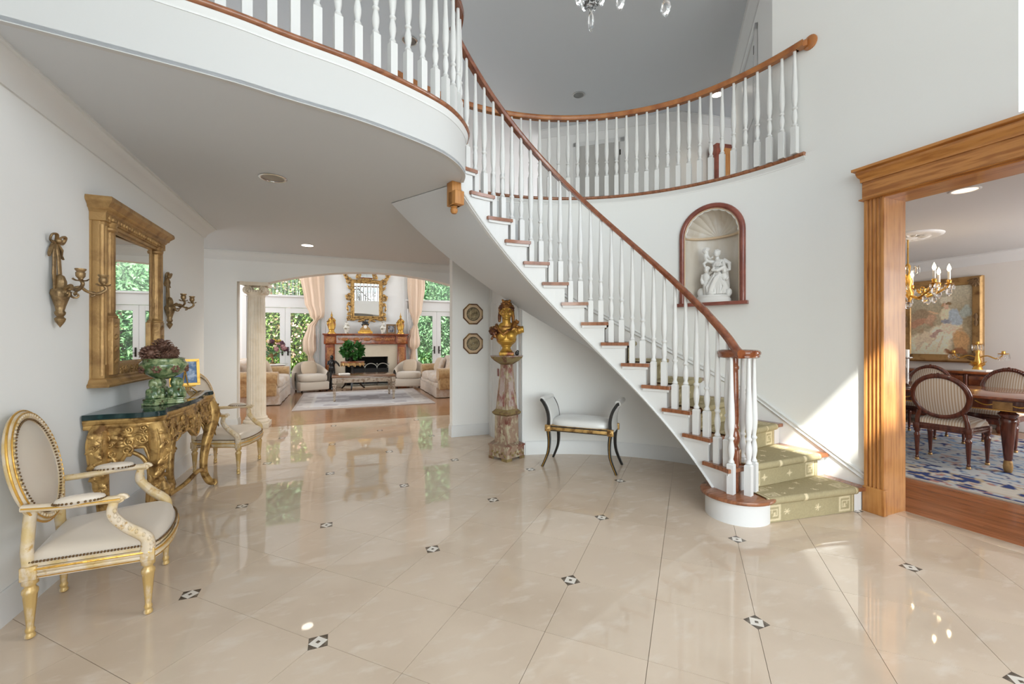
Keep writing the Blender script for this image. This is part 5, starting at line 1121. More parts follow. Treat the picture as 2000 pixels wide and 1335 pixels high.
obj('body', MB().lathe([(.05, 0), (.055, .01), (.05, .04), (.075, .1), (.095, .17), (.09, .22), (.055, .255), (.045, .27)], (0, 0, 0), 24), PORC, jar); obj('lid', MB().lathe([(.05, .27), (.06, .29), (.045, .33), (.02, .35), (.012, .36), (.018, .375), (0, .385)], (0, 0, 0), 24), PORC, jar)
dup(jar, (1.2, YF+.02, ZM), 0, 'painted porcelain lidded jar between the mantel clock and the small frame')
ck = thing('mantel_clock', 'gilt and black mantel clock under the gilt mirror', 'clock', (.7, YF+.02, ZM))
obj('base', MB().bx(-.2, .2, -.08, .08, 0, .07, 0, .006).bx(-.16, .16, -.07, .07, .07, .1, 0, .006), GOLD_L, ck)
obj('case', MB().prism([(-.15, .1), (.15, .1), (.13, .16), (.08, .2), (.06, .26), (-.06, .26), (-.08, .2), (-.13, .16)], -.06, .06, 0, lambda a, b, c: (a, c, b)), GOLD_D, ck)
obj('dial', MB().lathe([(.048, 0), (.048, .01), (0, .012)], (0, -.06, .2), 24, M=axM(Vector((1, 0, 0)), Vector((0, 0, 1)), Vector((0, -1, 0)))), CANDLE, ck)
blob('finial_figure', [('e', (0, 0, .3), (.08, .04, .05)), ('e', (-.06, 0, .34), (.03, .03, .035)), ('e', (.06, 0, .33), (.03, .03, .035)), ('e', (0, 0, .37), (.03, .03, .03)), ('t', [(-.1, 0, .25), (0, 0, .3), (.1, 0, .26)], [.03, .04, .03])], .01, BLACK, ck)
pf = thing('picture_frame', 'small wooden framed photograph on the mantel', 'picture frame', (1.44, YF+.0, ZM))
obj('frame', MB().sweep([(-.12, 0, .02), (-.12, .06, .27), (.12, .06, .27), (.12, 0, .02)], [(-.02, 0), (.025, 0), (.025, .02), (-.02, .014)], up=(0, -1, 0), closed=True), M('photo_frame_wood', (.22, .13, .06), .4), pf); obj('photo', MB().add([(-.11, .005, .03), (.11, .005, .03), (.11, .055, .26), (-.11, .055, .26)], [(0, 1, 2, 3)]), M('photo_print', (.3, .3, .32), .4, var=(10, (.02, .02, .025), .45, .55)), pf)
# drapes
def drape(name, label, x, prof, ph):
    t = thing(name, label, 'curtain', (x, YB-.12, 0), 0, 'silk drapes beside the fireplace')
    def f(u, v):
        z = prof[0][0]+(prof[-1][0]-prof[0][0])*v; i = 0
        while i < len(prof)-2 and prof[i+1][0] > z: i += 1
        a, b = prof[i], prof[i+1]; k = (z-a[0])/(b[0]-a[0]); k = k*k*(3-2*k); cxx = a[1]+(b[1]-a[1])*k; w = a[2]+(b[2]-a[2])*k; d = a[3]+(b[3]-a[3])*k
        an = 2*PI*u; fold = 1+.16*math.cos(9*an+ph+z*.6)+.07*math.cos(17*an+z)
        return Vector((cxx+w*math.cos(an)*(1+.03*math.cos(9*an)), d*math.sin(an)*fold, z))
    obj('drape_panel', MB().grid(f, 96, 60, cu=True), DRAPE, t, ang=180)
    return t
dl = drape('drape', 'champagne silk bishop-sleeve drape left of the fireplace', -.72, [(5.2, 0, .34, .07), (3.2, 0, .31, .08), (2.4, .06, .26, .10), (2.12, .12, .2, .13), (1.98, .12, .17, .14), (1.93, .1, .06, .05), (1.75, -.02, .1, .06), (1.3, -.08, .17, .09), (1.02, -.07, .17, .12), (.93, -.05, .06, .05), (.6, 0, .12, .06), (.02, .05, .2, .08)], 0)
obj('sheer_panel', MB().grid(lambda u, v: Vector((.02+.16*u-.2*(1-abs(v-.45)*1.5)*.0, .05+.015*math.sin(u*28), .02+2.3*v)), 40, 10), SHEER, dl)
dr = drape('drape', 'champagne silk drape right of the fireplace, gathered and bloused', 2.2, [(5.2, 0, .3, .07), (3.0, 0, .27, .08), (2.3, -.02, .2, .10), (1.95, -.02, .1, .07), (1.85, -.02, .06, .05), (1.6, -.06, .14, .09), (1.3, -.08, .2, .13), (1.16, -.08, .19, .14), (1.1, -.08, .06, .05), (.7, -.1, .1, .06), (.02, -.12, .14, .08)], 1)
obj('sheer_panel', MB().grid(lambda u, v: Vector((-.28+.3*u*(1-.2*v)+.1*(1-v), .06+.015*math.sin(u*28), .02+2.3*v)), 40, 10), SHEER, dr)
drape('drape', 'champagne silk drape at the right side of the far garden door', 3.72, [(5.2, .05, .3, .07), (3.2, 0, .24, .08), (2.3, -.05, .18, .10), (1.9, .1, .1, .07), (1.1, .12, .16, .1), (.02, .14, .16, .08)], 2)
# seating
def tub_chair(label, loc, rz):
    t = thing('tub_chair', label, 'armchair', loc, rz, 'cream tub chairs by the fireplace')
    def shell(u, v):   # u around back from right arm to left arm
        a = -.35+(PI+.7)*u; rx, ry = .40, .40; hgt = .52+.26*max(0, math.sin(a))**1.4
        th = math.copysign(1, math.sin(2*PI*v))*0
        q = 2*PI*v; o = .05*math.cos(q); zz = .06+(hgt-.06)*(.5+.5*math.sin(q))
        k = 1+(.08*(zz-.06)/.6); return Vector(((rx+o)*math.cos(a)*k, .02+(ry+o)*math.sin(a)*k, zz))
    obj('shell', MB().grid(shell, 44, 20, cv=True), CREAMF, t, ang=70)
    obj('base', MB().bx(-.36, .36, -.36, .3, .05, .27, 0, .03), CREAMF, t)
    obj('seat_cushion', MB().ell((0, -.06, .36), (.345, .33, .1), 24, 10, e=.45), CREAMF, t, ang=180)
    obj('pillow', MB().ell((0, .2, .6), (.2, .08, .19), 16, 10, 0, rotx(-.25), .6), PILLOW, t, ang=180)
    for x, y in ((-.3, -.3), (.3, -.3), (-.3, .3), (.3, .3)): obj('foot', MB().lathe([(.02, 0), (.025, .06)], (x, y, 0), 10), BLACK, t)
tub_chair('cream tub chair with pillow left of the fireplace', (-.70, 12.42, 0), math.radians(18)); tub_chair('cream tub chair with pillow right of the fireplace', (1.86, 12.42, 0), math.radians(-14))
def sofa(label, loc, rz, near):
    t = thing('sofa', label, 'sofa', loc, rz, 'damask sofas facing each other')   # local front = -y, width along x
    L = 1.05
    obj('base', MB().bx(-L+.0, L, -.46, .44, .22, .34, 0, .02), DAMASK, t)
    sk = [Vector(p) for p in ((-L, -.47, 0), (L, -.47, 0), (L, .45, 0), (-L, .45, 0))]; pth = []
    for i in range(4):
        a, b = sk[i], sk[(i+1) % 4]; n = 26
        for k in range(n): pth.append(a.lerp(b, k/n)+Vector((0, 0, 0)))
    ct = Vector((0, 0, 0))
    obj('skirt', MB().grid(lambda u, v: Vector((pth[int(round(u*len(pth))) % len(pth)].x*(1+.01*math.sin(u*90)*(1-v)), pth[int(round(u*len(pth))) % len(pth)].y*(1+.015*math.sin(u*90)*(1-v)), .015+.24*v)), len(pth), 4, cu=True), DAMASK, t, ang=60)
    for k in range(2): obj('seat_cushion', MB().ell((-.42+.84*k, -.08, .43), (.43, .42, .11), 26, 10, e=.42), DAMASK, t, ang=180)
    for k in range(2): obj('back_cushion', MB().ell((-.42+.84*k, .22, .68), (.42, .15, .27), 26, 10, 0, rotx(-.18), .5), DAMASK, t, ang=180)
    for s in (-1, 1):
        m_ = MB().bx(s*L-.12, s*L+.12, -.42, .44, .2, .5, 0, .03); m_.tube([(s*L, -.44, .55), (s*L, .44, .57)], .145, 20); obj('arm', m_, CHENILLE, t, ang=50)
    obj('back', MB().ell((0, .42, .55), (L+.05, .13, .38), 30, 12, e=.4), CHENILLE, t, ang=180)
    for k, (x, m) in enumerate(((-.78, PILLOW), (-.5, DAMASK), (.72, PILLOW))): obj('throw_pillow', MB().ell((x, .02, .68), (.22, .08, .2), 16, 10, 0, rotz((-1)**k*.35) @ rotx(-.35), .6), m, t, ang=180)
sofa('pale damask sofa behind the column on the left of the rug', (-1.62, 11.0, 0), math.radians(90), 0); sofa('pale damask sofa with gold chenille arm on the right of the rug', (2.55, 10.8, 0), math.radians(-90), 0)
# rug
def colgrid(name, nx, ny, sx, sy, fn, mat, label, cat, loc, th=.012, parent=None):
    vs = []; cs = []
    for j in range(ny+1):
        for i in range(nx+1): u, v = i/nx, j/ny; vs.append(((u-.5)*sx, (v-.5)*sy, th)); cs.append((*fn(u, v), 1))
    fs = [(j*(nx+1)+i, j*(nx+1)+i+1, (j+1)*(nx+1)+i+1, (j+1)*(nx+1)+i) for j in range(ny) for i in range(nx)]
    b = len(vs); bd = [i for i in range(nx+1)]+[(j)*(nx+1)+nx for j in range(1, ny+1)]+[ny*(nx+1)+i for i in range(nx-1, -1, -1)]+[j*(nx+1) for j in range(ny-1, 0, -1)]
    for i in bd: vs.append((vs[i][0], vs[i][1], 0)); cs.append(cs[i])
    n = len(bd)
    for k in range(n): fs.append((bd[k], b+k, b+(k+1) % n, bd[(k+1) % n]))
    me = bpy.data.meshes.new(name); me.from_pydata(vs, [], fs); a = me.color_attributes.new('Col', 'FLOAT_COLOR', 'POINT'); a.data.foreach_set('color', [c for q in cs for c in q]); me.materials.append(mat)
    o = obj(name, me, None, parent, loc)
    if cat: tag(o, label, cat)
    return o
def hsh(a, b): return (math.sin(a*127.1+b*311.7)*43758.5453) % 1
def vn(x, y):
    i, j = math.floor(x), math.floor(y); u, v = x-i, y-j; u = u*u*(3-2*u); v = v*v*(3-2*v)
    return (hsh(i, j)*(1-u)+hsh(i+1, j)*u)*(1-v)+(hsh(i, j+1)*(1-u)+hsh(i+1, j+1)*u)*v
mixc = lambda a, b, t: tuple(x*(1-t)+y*t for x, y in zip(a, b))
def rug1(u, v):
    x, y = (u-.5)*2.75, (v-.5)*2.98; ex = min(1.375-abs(x), 1.49-abs(y)); base = (.60, .56, .53)
    if ex < .06: return (.46, .40, .36)
    if ex < .3: return mixc((.50, .45, .42), (.64, .59, .55), 1 if vn(abs(x)*7, abs(y)*7) > .55 else 0)
    if ex < .34: return (.66, .63, .6)
    m = vn(abs(x)*4+3, abs(y)*4)+.5*vn(abs(x)*9, abs(y)*9+5)
    return mixc((.62, .6, .6), (.46, .43, .44), 1 if m > .92 else 0)
colgrid('area_rug', 90, 110, 2.75, 2.98, rug1, RUGM, 'pale lavender and beige area rug under the coffee table', 'rug', (.53, 10.49, 0))
# coffee table
ct = thing('coffee_table', 'silvered long coffee table with tapering legs on the pale rug', 'table', (.52, 10.45, .012))
obj('top', MB().bx(-.68, .68, -.5, .5, .515, .545, 0, .006).bx(-.66, .66, -.48, .48, .5, .515), M('coffee_table_top', (.19, .1, .055), .15, coat=.5), ct)
for s in (-1, 1):
    a = obj('apron', MB().bx(-.62, .62, s*.46-.012, s*.46+.012, .4, .5, 0, .003), PAINTW, ct); g = MB()
    for k in range(16): g.leaf((-.56+.075*k, s*.475, .44), (1, 0, .5*(-1)**k), (0, s, 0), .06, .013)
    obj('apron_carving', g, PAINTW, a); obj('apron', MB().bx(s*.63-.012, s*.63+.012, -.45, .45, .4, .5, 0, .003), PAINTW, ct)
    for f in (-1, 1):
        l = obj('leg', frus(frus(MB().box((0, 0, .45), (.085, .085, .11), 0, 0, .004), .04, .07, .05, .34), .085, .085, .34, .37), PAINTW, ct, (s*.625, f*.455, 0)); obj('foot', MB().lathe([(.02, 0), (.03, .02), (.03, .04), (.02, .055)], (0, 0, 0), 14), PAINTW, l)
for k, (x, y, lb) in enumerate(((-.42, -.05, 'small white book on the coffee table'),)):
    tag(obj('book', MB().box((0, 0, .02), (.22, .16, .035), 0, .2, .003), CANDLE, None, (.52+x, 10.45+y, .558)), lb, 'book')
# tripod table and plant
tt = thing('tripod_table', 'dark tripod side table with gilt apron before the fireplace', 'table', (.33, 12.35, .012))
obj('top', MB().lathe([(.3, .73), (.31, .74), (.31, .755), (.3, .765)], (0, 0, 0), 32), BURL, tt)
g = MB()
for k in range(12): a = 2*PI*k/12; g.leaf((.29*math.cos(a), .29*math.sin(a), .73), (-math.sin(a)*.6, math.cos(a)*.6, -1), (math.cos(a), math.sin(a), 0), .12, .035)
g.lathe([(.29, .66), (.3, .73)], (0, 0, 0), 32); obj('apron', g, GOLD_D, tt)
obj('stem', MB().lathe([(.05, .2), (.06, .25), (.035, .35), (.05, .45), (.03, .55), (.06, .7)], (0, 0, 0), 16), BLACK, tt)
for k in range(3): a = 2*PI*k/3+.4; obj('leg', MB().tube(cr([(0, 0, .28), (.15*math.cos(a), .15*math.sin(a), .25), (.25*math.cos(a), .25*math.sin(a), .1), (.34*math.cos(a), .34*math.sin(a), .02)], 5), [.03]*10+[.022]*6, 8), BLACK, tt)
pl = thing('potted_plant', 'leafy green potted plant on the tripod table', 'plant', (.33, 12.35, .778))
obj('pot', MB().lathe([(.07, 0), (.09, .06), (.11, .11), (.1, .11), (.08, .1)], (0, 0, 0), 20), DARKM, pl)
def foliage(n, c, r, s, seed, shell_=.35, wd=.45):
    R = random.Random(seed); mb = MB(); vs = []; fs = []
    for i in range(n):
        d = Vector((R.gauss(0, 1), R.gauss(0, 1), R.gauss(0, 1))).normalized(); k = (shell_+(1-shell_)*R.random())**.5; p = Vector(c)+Vector((d.x*r[0], d.y*r[1], d.z*r[2]))*k*R.uniform(.85, 1.12)
        t = (d+Vector((R.gauss(0, .7), R.gauss(0, .7), R.gauss(0, .7)-.2))).normalized(); b = t.cross(Vector((R.gauss(0, 1), R.gauss(0, 1), R.gauss(0, 1)))).normalized(); L = s*R.uniform(.7, 1.3); w = L*wd; nrm = t.cross(b)*L*.12
        q = len(vs); vs += [p, p+t*L*.5+b*w*.5+nrm, p+t*L, p+t*L*.5-b*w*.5+nrm]; fs += [(q, q+1, q+2), (q, q+2, q+3)]
    return mb.add(vs, fs)
obj('foliage', foliage(420, (0, 0, .3), (.27, .27, .2), .12, 4, wd=.7), PLANT, pl); obj('stem', MB().tube([(0, 0, .1), (0, 0, .3)], .02, 6), BARK, pl)
bf = thing('bronze_figure', 'dark bronze standing figure beside the left of the fireplace', 'sculpture', (-.2, 12.72, 0))
obj('base', MB().lathe([(.12, 0), (.12, .1), (.08, .14), (.07, .3), (.1, .34)], (0, 0, 0), 16), BLACK, bf)
blob('figure', [('t', [(-.05, 0, .33), (-.04, 0, .5), (-.02, 0, .62)], [.05, .05, .06]), ('t', [(.05, 0, .33), (.04, 0, .5), (.02, 0, .62)], [.05, .05, .06]), ('e', (0, 0, .72), (.09, .06, .11)), ('e', (0, -.01, .88), (.05, .055, .065)), ('t', [(.08, 0, .77), (.16, -.03, .7), (.2, -.06, .62)], [.03, .026, .02]), ('t', [(-.08, 0, .77), (-.1, -.06, .68), (-.05, -.12, .68)], [.03, .026, .02])], .012, BLACK, bf)
# end table with flowers
et = thing('end_table', 'small wooden end table with white top by the left garden door', 'table', (-1.62, 12.62, 0))
obj('body', MB().bx(-.28, .28, -.24, .24, .1, .7, 0, .005), BURL, et); obj('top', MB().bx(-.32, .32, -.28, .28, .7, .73, 0, .006), CANDLE, et)
for x, y in ((-.25, -.2), (.25, -.2), (-.25, .2), (.25, .2)): obj('leg', MB().bx(x-.025, x+.025, y-.025, y+.025, 0, .1), MAHOG, et)
fl = thing('flower_arrangement', 'bowl of mixed dried flowers on the end table by the garden door', 'flowers', (-1.62, 12.6, .73))
obj('vase', MB().lathe([(.08, 0), (.08, .02), (.025, .05), (.02, .13), (.06, .18), (.13, .24), (.16, .27), (.15, .27), (.1, .22)], (0, 0, 0), 24), BRONZE, fl)
obj('foliage', foliage(110, (0, 0, .38), (.27, .22, .17), .12, 9), LEAFD, fl)
for k in range(34):
    R = random.Random(k+50); a = R.random()*2*PI; e = R.uniform(-.1, 1.4); p = Vector((.31*math.cos(a)*math.cos(e), .27*math.sin(a)*math.cos(e), .38+.22*math.sin(e))); m = (M('flower_mauve', (.38, .2, .2), .7), M('flower_yellow', (.55, .4, .08), .7), M('flower_plum', (.1, .04, .06), .7), M('flower_cream', (.62, .5, .36), .7))[k % 4] if k < 4 else None
    if k < 4: FM = globals().setdefault('FM_', []); FM.append(m)
    b = MB(); r = R.uniform(.05, .085)
    for j in range(12): b.ell(p+Vector((R.gauss(0, 1), R.gauss(0, 1), R.gauss(0, 1))).normalized()*r*.55, (r*.38, r*.38, r*.38), 6, 4)
    obj('blossom', b, FM_[k % 4], fl)
# garden trees
def shrub(label, loc, r, n, s, mat, seed, bl=0, leaf_n='foliage', grp='garden trees beyond the french doors'):
    t = thing('garden_tree', label, 'tree', loc, 0, grp)
    obj('trunk', MB().tube([(0, 0, -.1), (.05, 0, r[2]*.8), (0, .05, r[2]*1.5)], [.12, .09, .04], 8), BARK, t)
    obj('foliage', foliage(n, (0, 0, r[2]*1.02), r, s, seed), mat, t, ang=180)
    if bl: obj('blossom', foliage(bl, (0, -.15, r[2]*1.1), (r[0]*1.0, r[1]*1.02, r[2]*.9), s*.75, seed+7, .8, .9), BLOSSOM, t, ang=180)
for k, (x, y, r, n, s, m, bl, lb) in enumerate((
    (-4.2, 21, (2.0, 1.8, 2.6), 9500, .17, LEAFG, 1500, 'flowering green garden tree seen left of the door post, behind the column'),
    (-1.9, 20.2, (1.7, 1.5, 2.3), 9500, .16, LEAFG, 2200, 'pink flowering garden shrub behind the left french door'),
    (-3.2, 25, (3.2, 2.2, 5.4), 9000, .3, LEAFD, 0, 'tall dark garden tree rising behind the pink flowering shrub'),
    (.8, 21.5, (1.9, 1.6, 2.5), 4200, .26, LEAFG, 500, 'bright green garden shrub hidden mostly behind the fireplace wall'),
    (4.3, 19.6, (1.7, 1.5, 2.2), 6000, .2, LEAFD, 0, 'dense dark green shrub behind the right french door'),
    (6.6, 20.2, (1.8, 1.6, 2.3), 6000, .22, LEAFD, 60, 'dark green shrub at the right edge of the right french door'),
    (5.2, 24.5, (3.2, 2.0, 5.4), 8000, .34, LEAFD, 0, 'tall tree above the hedge in the right transom'),
    (-6.8, 23, (2.4, 2.0, 3.2), 4000, .34, LEAFG, 0, 'green garden tree far left beyond the lawn'),
    (-6.0, 30, (3.6, 1.6, 6.2), 8500, .5, LEAFD, 0, 'broad dark tree far behind the left garden shrubs'), (-.3, 30, (3.4, 1.6, 6.2), 8500, .5, LEAFD, 0, 'broad dark tree far behind the fireplace chimney'), (8.6, 30, (4.2, 1.6, 6.4), 8500, .5, LEAFD, 0, 'broad dark tree far behind the right garden shrubs'),
    (9.4, 23, (2.6, 2.0, 3.3), 4000, .34, LEAFD, 0, 'green garden tree far right beyond the lawn'))):
    shrub(lb, (x, y, -.06), r, n, s, m, k+20, bl)
# ---------------------------------------------------------------- dining room
def rug2(u, v):
    x, y = (u-.5)*3.4, (v-.5)*4.3; ex = min(1.7-abs(x), 2.15-abs(y)); a, b = abs(x), abs(y)
    cr_c, navy, sky, rose, sand = (.56, .53, .47), (.03, .05, .16), (.22, .31, .45), (.38, .2, .17), (.45, .36, .24)
    if ex < .035: return (.5, .46, .4)
    if ex < .14: return navy if vn(a*14, b*14) > .55 else (rose if vn(a*20+9, b*20) > .6 else mixc(cr_c, sky, .35))
    if ex < .17: return sand
    if ex < .5:
        m = vn(a*12+2, b*12); k = vn(a*22, b*22+7)
        if m > .64: return navy
        if m > .56: return sand
        if m < .3: return rose if k > .5 else sky
        return mixc(cr_c, (.5, .47, .42), k)
    if ex < .56: return mixc(navy, sand, 1 if vn(a*30, b*30) > .6 else 0)
    m = vn(a*8+11, b*8+3); k = vn(a*17, b*17)
    if abs(m-.6) < .035: return navy
    if k > .72: return sky
    if k < .2: return mixc(rose, cr_c, .3)
    return mixc(cr_c, (.36, .42, .5), .5*vn(a*3, b*3)+.2)
colgrid('dining_rug', 150, 190, 3.4, 4.3, rug2, RUGM, 'blue and cream oriental rug under the dining table', 'rug', (6.87, 3.2, 0))
TX, TY = 6.75, 3.15; TZ = .012
dt = thing('dining_table', 'long mahogany dining table with gilt swag frieze in the dining room', 'table', (TX, TY, TZ))
hx, hy = .6, 1.62
obj('top', MB().bx(-hx-.03, hx+.03, -hy-.03, hy+.03, .735, .765, 0, .006), BURL, dt)
for s in (-1, 1):
    for (nm, b) in (('frieze', MB().bx(s*(hx-.03)-.012, s*(hx-.03)+.012, -hy+.02, hy-.02, .625, .735)), ('frieze', MB().bx(-hx+.03, hx-.03, s*(hy-.03)-.012, s*(hy-.03)+.012, .625, .735))): fz = obj(nm, b, MAHOG, dt)
for k in range(14):
    y = -hy+.12+.225*k; g = MB(); x = -hx+.03-.018
    g.tube([(x, y+.17*t/8, .71-.035*math.sin(PI*t/8)) for t in range(9)], .0065, 6).leaf((x, y, .715), (0, .1, -1), (-1, 0, 0), .05, .012); obj('gilt_swag', g, GOLD_L, dt)
obj('gilt_line', MB().bx(-hx+.008, -hx+.014, -hy, hy, .628, .636), GOLD_L, dt)
for (x, y) in ((-.48, -1.08), (.48, -1.08), (-.48, 1.08), (.48, 1.08)):
    l = obj('leg', MB().lathe([(.022, .0), (.03, .02), (.034, .06), (.03, .1), (.026, .12), (.032, .14), (.06, .5), (.064, .53), (.05, .55), (.068, .57), (.075, .59), (.055, .61), (.05, .63)], (x, y, 0), 32, fl=(12, .1, 5, 6)), MAHOG, dt)
    obj('brass_foot', MB().lathe([(.024, 0), (.032, .02), (.036, .06), (.032, .1), (.028, .12)], (x, y, 0), 20), GOLD_D, l)
    obj('leg_block', MB().bx(x-.08, x+.08, y-.08, y+.08, .625, .735, 0, .004).bx(-.59 if x < 0 else x, x if x < 0 else .59, y-.08, y+.08, .627, .735), MAHOG, l)
    obj('gilt_plaque', MB().bx(-.598 if x < 0 else .592, -.592 if x < 0 else .598, y-.07, y+.07, .64, .72, 0, .002), GOLD_D, l)
D0 = oval_chair('dining_chair', 'mahogany oval-back dining chair with striped silk, back turned to the doorway', False, MAHOG, MAHOG, STRIPE, False,   .36, .25, .215, .235, .735, .225, .225, 'oval-back dining chairs', tip=GOLD_D)
D0.location = (6.24, 2.49, TZ); D0.rotation_euler = (0, 0, math.radians(-86))
dup(D0, (6.3, 3.38, TZ), math.radians(-90), 'mahogany dining chair just visible past the left edge of the oak doorway')
dup(D0, (7.62, 2.62, TZ), math.radians(88), 'mahogany dining chair across the table, at the right edge of the photo')
dup(D0, (7.58, 3.36, TZ), math.radians(92), 'mahogany dining chair across the table, behind the glass candlestick')
# sideboard, painting, candelabra
sb = thing('sideboard', 'dark mahogany sideboard with burl panels below the large painting', 'sideboard', (9.05, 3.75, 0))
obj('body', MB().bx(-.22, .23, -.8, .8, .12, .84, 0, .005), MAHOG, sb); obj('top', MB().bx(-.26, .24, -.86, .86, .84, .875, 0, .006), BURL, sb)
for k in range(4):
    y = -.6+.4*k; d = obj('drawer', MB().bx(-.235, -.215, y-.17, y+.17, .68, .81, 0, .003), BURL, sb); obj('knob', MB().ell((-.245, y, .745), .018), CHROME, d)
    d = obj('door', MB().bx(-.235, -.215, y-.17, y+.17, .17, .65, 0, .003), MAHOG, sb); obj('door_panel', MB().bx(-.243, -.232, y-.12, y+.12, .22, .6, 0, .003), BURL, d)
    obj('pilaster', MB().lathe([(.02, .14), (.02, .83)], (-.23, y-.2, 0), 12), MAHOG, sb)
for x in (-.18, .19):
    for y in (-.74, .74): obj('foot', MB().lathe([(.03, 0), (.045, .05), (.03, .12)], (x, y, 0), 12), MAHOG, sb)
def paint(u, v):   # u from the left edge to the right, v up: seated lady in a pale dress in a garden
    base = mixc((.30, .24, .15), (.40, .36, .26), v); n = vn(u*9, v*9)*.5+vn(u*22, v*22)*.3; u0, v0 = u, v; u = u+.05*(vn(u0*12, v0*12)-.5)+.02*(vn(u0*40, v0*40+3)-.5); v = v+.05*(vn(u0*12+7, v0*12)-.5)+.02*(vn(u0*40+5, v0*40)-.5)
    c = mixc(base, (.22, .17, .1), n*.9)
    if v > .62: c = mixc(c, (.47, .45, .36), max(0, (v-.62)*1.8)*(.4+n))
    if v < .62 and u < .45: c = mixc(c, (.33, .16, .1), .5*max(0, vn(u*14, v*14)-.35)*2)
    def el(cx, cy, rx, ry, col, a=0, soft=.5):
        nonlocal c
        dx, dy = u-cx, v-cy; x = dx*math.cos(a)+dy*math.sin(a); y = -dx*math.sin(a)+dy*math.cos(a)
        d = math.hypot(x/rx, y/ry)+.25*(n-.4)
        c = mixc(c, col, max(0, min(1, (1-d)/(soft*.5))))
    el(.3, .12, .45, .26, (.62, .54, .40), .15); el(.5, .3, .36, .15, (.64, .56, .42), .35); el(.25, .25, .2, .1, (.52, .43, .31), .3)
    el(.82, .22, .14, .18, (.42, .25, .12), .4); el(.45, .33, .18, .035, (.36, .24, .2), .4); el(.62, .42, .14, .09, (.58, .47, .36), 0)
    el(.6, .58, .10, .13, (.58, .5, .36), 0); el(.73, .54, .085, .15, (.33, .38, .42), .5); el(.6, .5, .11, .04, (.24, .24, .27), 0)
    el(.58, .7, .05, .06, (.58, .38, .27), 0); el(.57, .79, .11, .055, (.52, .47, .37), -.1); el(.63, .735, .06, .02, (.2, .13, .07), 0); el(.4, .62, .1, .02, (.5, .35, .22), -.2); el(.2, .6, .16, .08, (.27, .2, .13), 0)
    el(.75, .06, .2, .05, (.25, .12, .06), 0); el(.2, .16, .03, .16, (.5, .41, .3), -.9); el(.36, .2, .02, .17, (.47, .38, .28), -.7); el(.5, .17, .02, .14, (.5, .41, .3), -.4); el(.68, .36, .1, .02, (.62, .45, .33), .5); el(.15, .48, .2, .06, (.36, .2, .13), .2); el(.35, .52, .12, .05, (.42, .27, .18), .4); el(.88, .62, .1, .1, (.3, .33, .3), 0); el(.53, .72, .03, .045, (.36, .22, .13), 0)
    sh = .82+.36*vn(u0*55, v0*70); c = tuple(x*sh for x in c)
    return tuple(min(.8, x*1.5) for x in c)
py0, py1, pz0, pz1 = 3.32, 4.34, .99, 2.36
ph = thing('painting', 'large oil painting of a seated lady in a pale dress in a gilt frame', 'painting', (9.3, (py0+py1)/2, (pz0+pz1)/2))
hw_, hh_ = (py1-py0)/2, (pz1-pz0)/2
g = MB().sweep([(-.02, -hw_+.07, -hh_+.07), (-.02, -hw_+.07, hh_-.07), (-.02, hw_-.07, hh_-.07), (-.02, hw_-.07, -hh_+.07)], [(-.06, -.02), (.07, -.02), (.07, .04), (.045, .06), (.02, .045), (-.03, .03), (-.045, .035), (-.06, .015)], up=(-1, 0, 0), closed=True); obj('frame', g, GOLD_D, ph)
g = MB()
for sy in (-1, 1):
    for sz in (-1, 1):
        c = Vector((-.075, sy*(hw_-.07), sz*(hh_-.07)))
        for k in range(5): an = k*.5; g.leaf(c, (0, -sy*math.cos(an), -sz*math.sin(an)), (-1, 0, 0), .1, .022); 
        g.spiral(c, .04, 1.3, .014, 0, (0, 1, 0), (0, 0, 1), 14)
    g.leaf((-.075, sy*(hw_-.07), 0), (0, 0, 1), (-1, 0, 0), .1, .025).leaf((-.075, sy*(hw_-.07), 0), (0, 0, -1), (-1, 0, 0), .1, .025)
obj('corner_carving', g, M('frame_dark_gilt', (.2, .12, .06), .45, .4), ph)
cv = colgrid('canvas', 150, 190, 1, 1, paint, PAINTING, None, None, (-.03, 0, 0), .01, ph)
cv.scale = ((hw_-.1)*2, (hh_-.1)*2, 1); cv.rotation_euler = (PI/2, 0, -PI/2)
cd = thing('candelabra', 'gilt candelabra with hanging crystals on the sideboard', 'candelabra', (8.98, 3.28, .876))
obj('base', MB().bx(-.1, .1, -.13, .13, 0, .03, 0, .004), CANDLE, cd)
g = MB().lathe([(.06, .03), (.05, .06), (.03, .1), (.045, .14), (.03, .2), (.02, .26), (.03, .3), (.012, .33), (.0, .42)], (0, 0, 0), 16)
for k in range(10): a = 2*PI*k/10; g.leaf((.03*math.cos(a), .03*math.sin(a), .06+.02*(k % 3)), (math.cos(a), math.sin(a), .8), (0, 0, 1), .08, .022)
obj('stem', g, GOLD_L, cd)
def drop(mb, p, r=.012, h=.05): mb.lathe([(.001, -h), (r*.55, -h*.86), (r, -h*.55), (r*.75, -h*.25), (r*.25, -.004), (.001, 0)], p, 6)
for s in (-1, 0, 1):
    a_ = MB()
    if s: a_.tube(cr([(0, 0, .2), (0, s*.1, .24), (0, s*.2, .2), (0, s*.27, .26)], 6), .009, 8)
    e = Vector((0, s*.27, .26 if s else .4)); a_.lathe([(.01, 0), (.055, .012), (.06, .02), (.02, .02), (.02, .05), (.014, .055)], e, 16); ar = obj('arm', a_, GOLD_L, cd); cry = MB()
    for k in range(9): q = 2*PI*k/9; drop(cry, e+Vector((.056*math.cos(q), .056*math.sin(q), .012)), .011, .1)
    obj('crystal_drops', cry, CRYSTAL, ar)['kind'] = 'stuff'
cs = thing('candlestick', 'tall clear glass candlestick holding a white candle on the dining table', 'candlestick', (6.33, 2.93, TZ+.765))
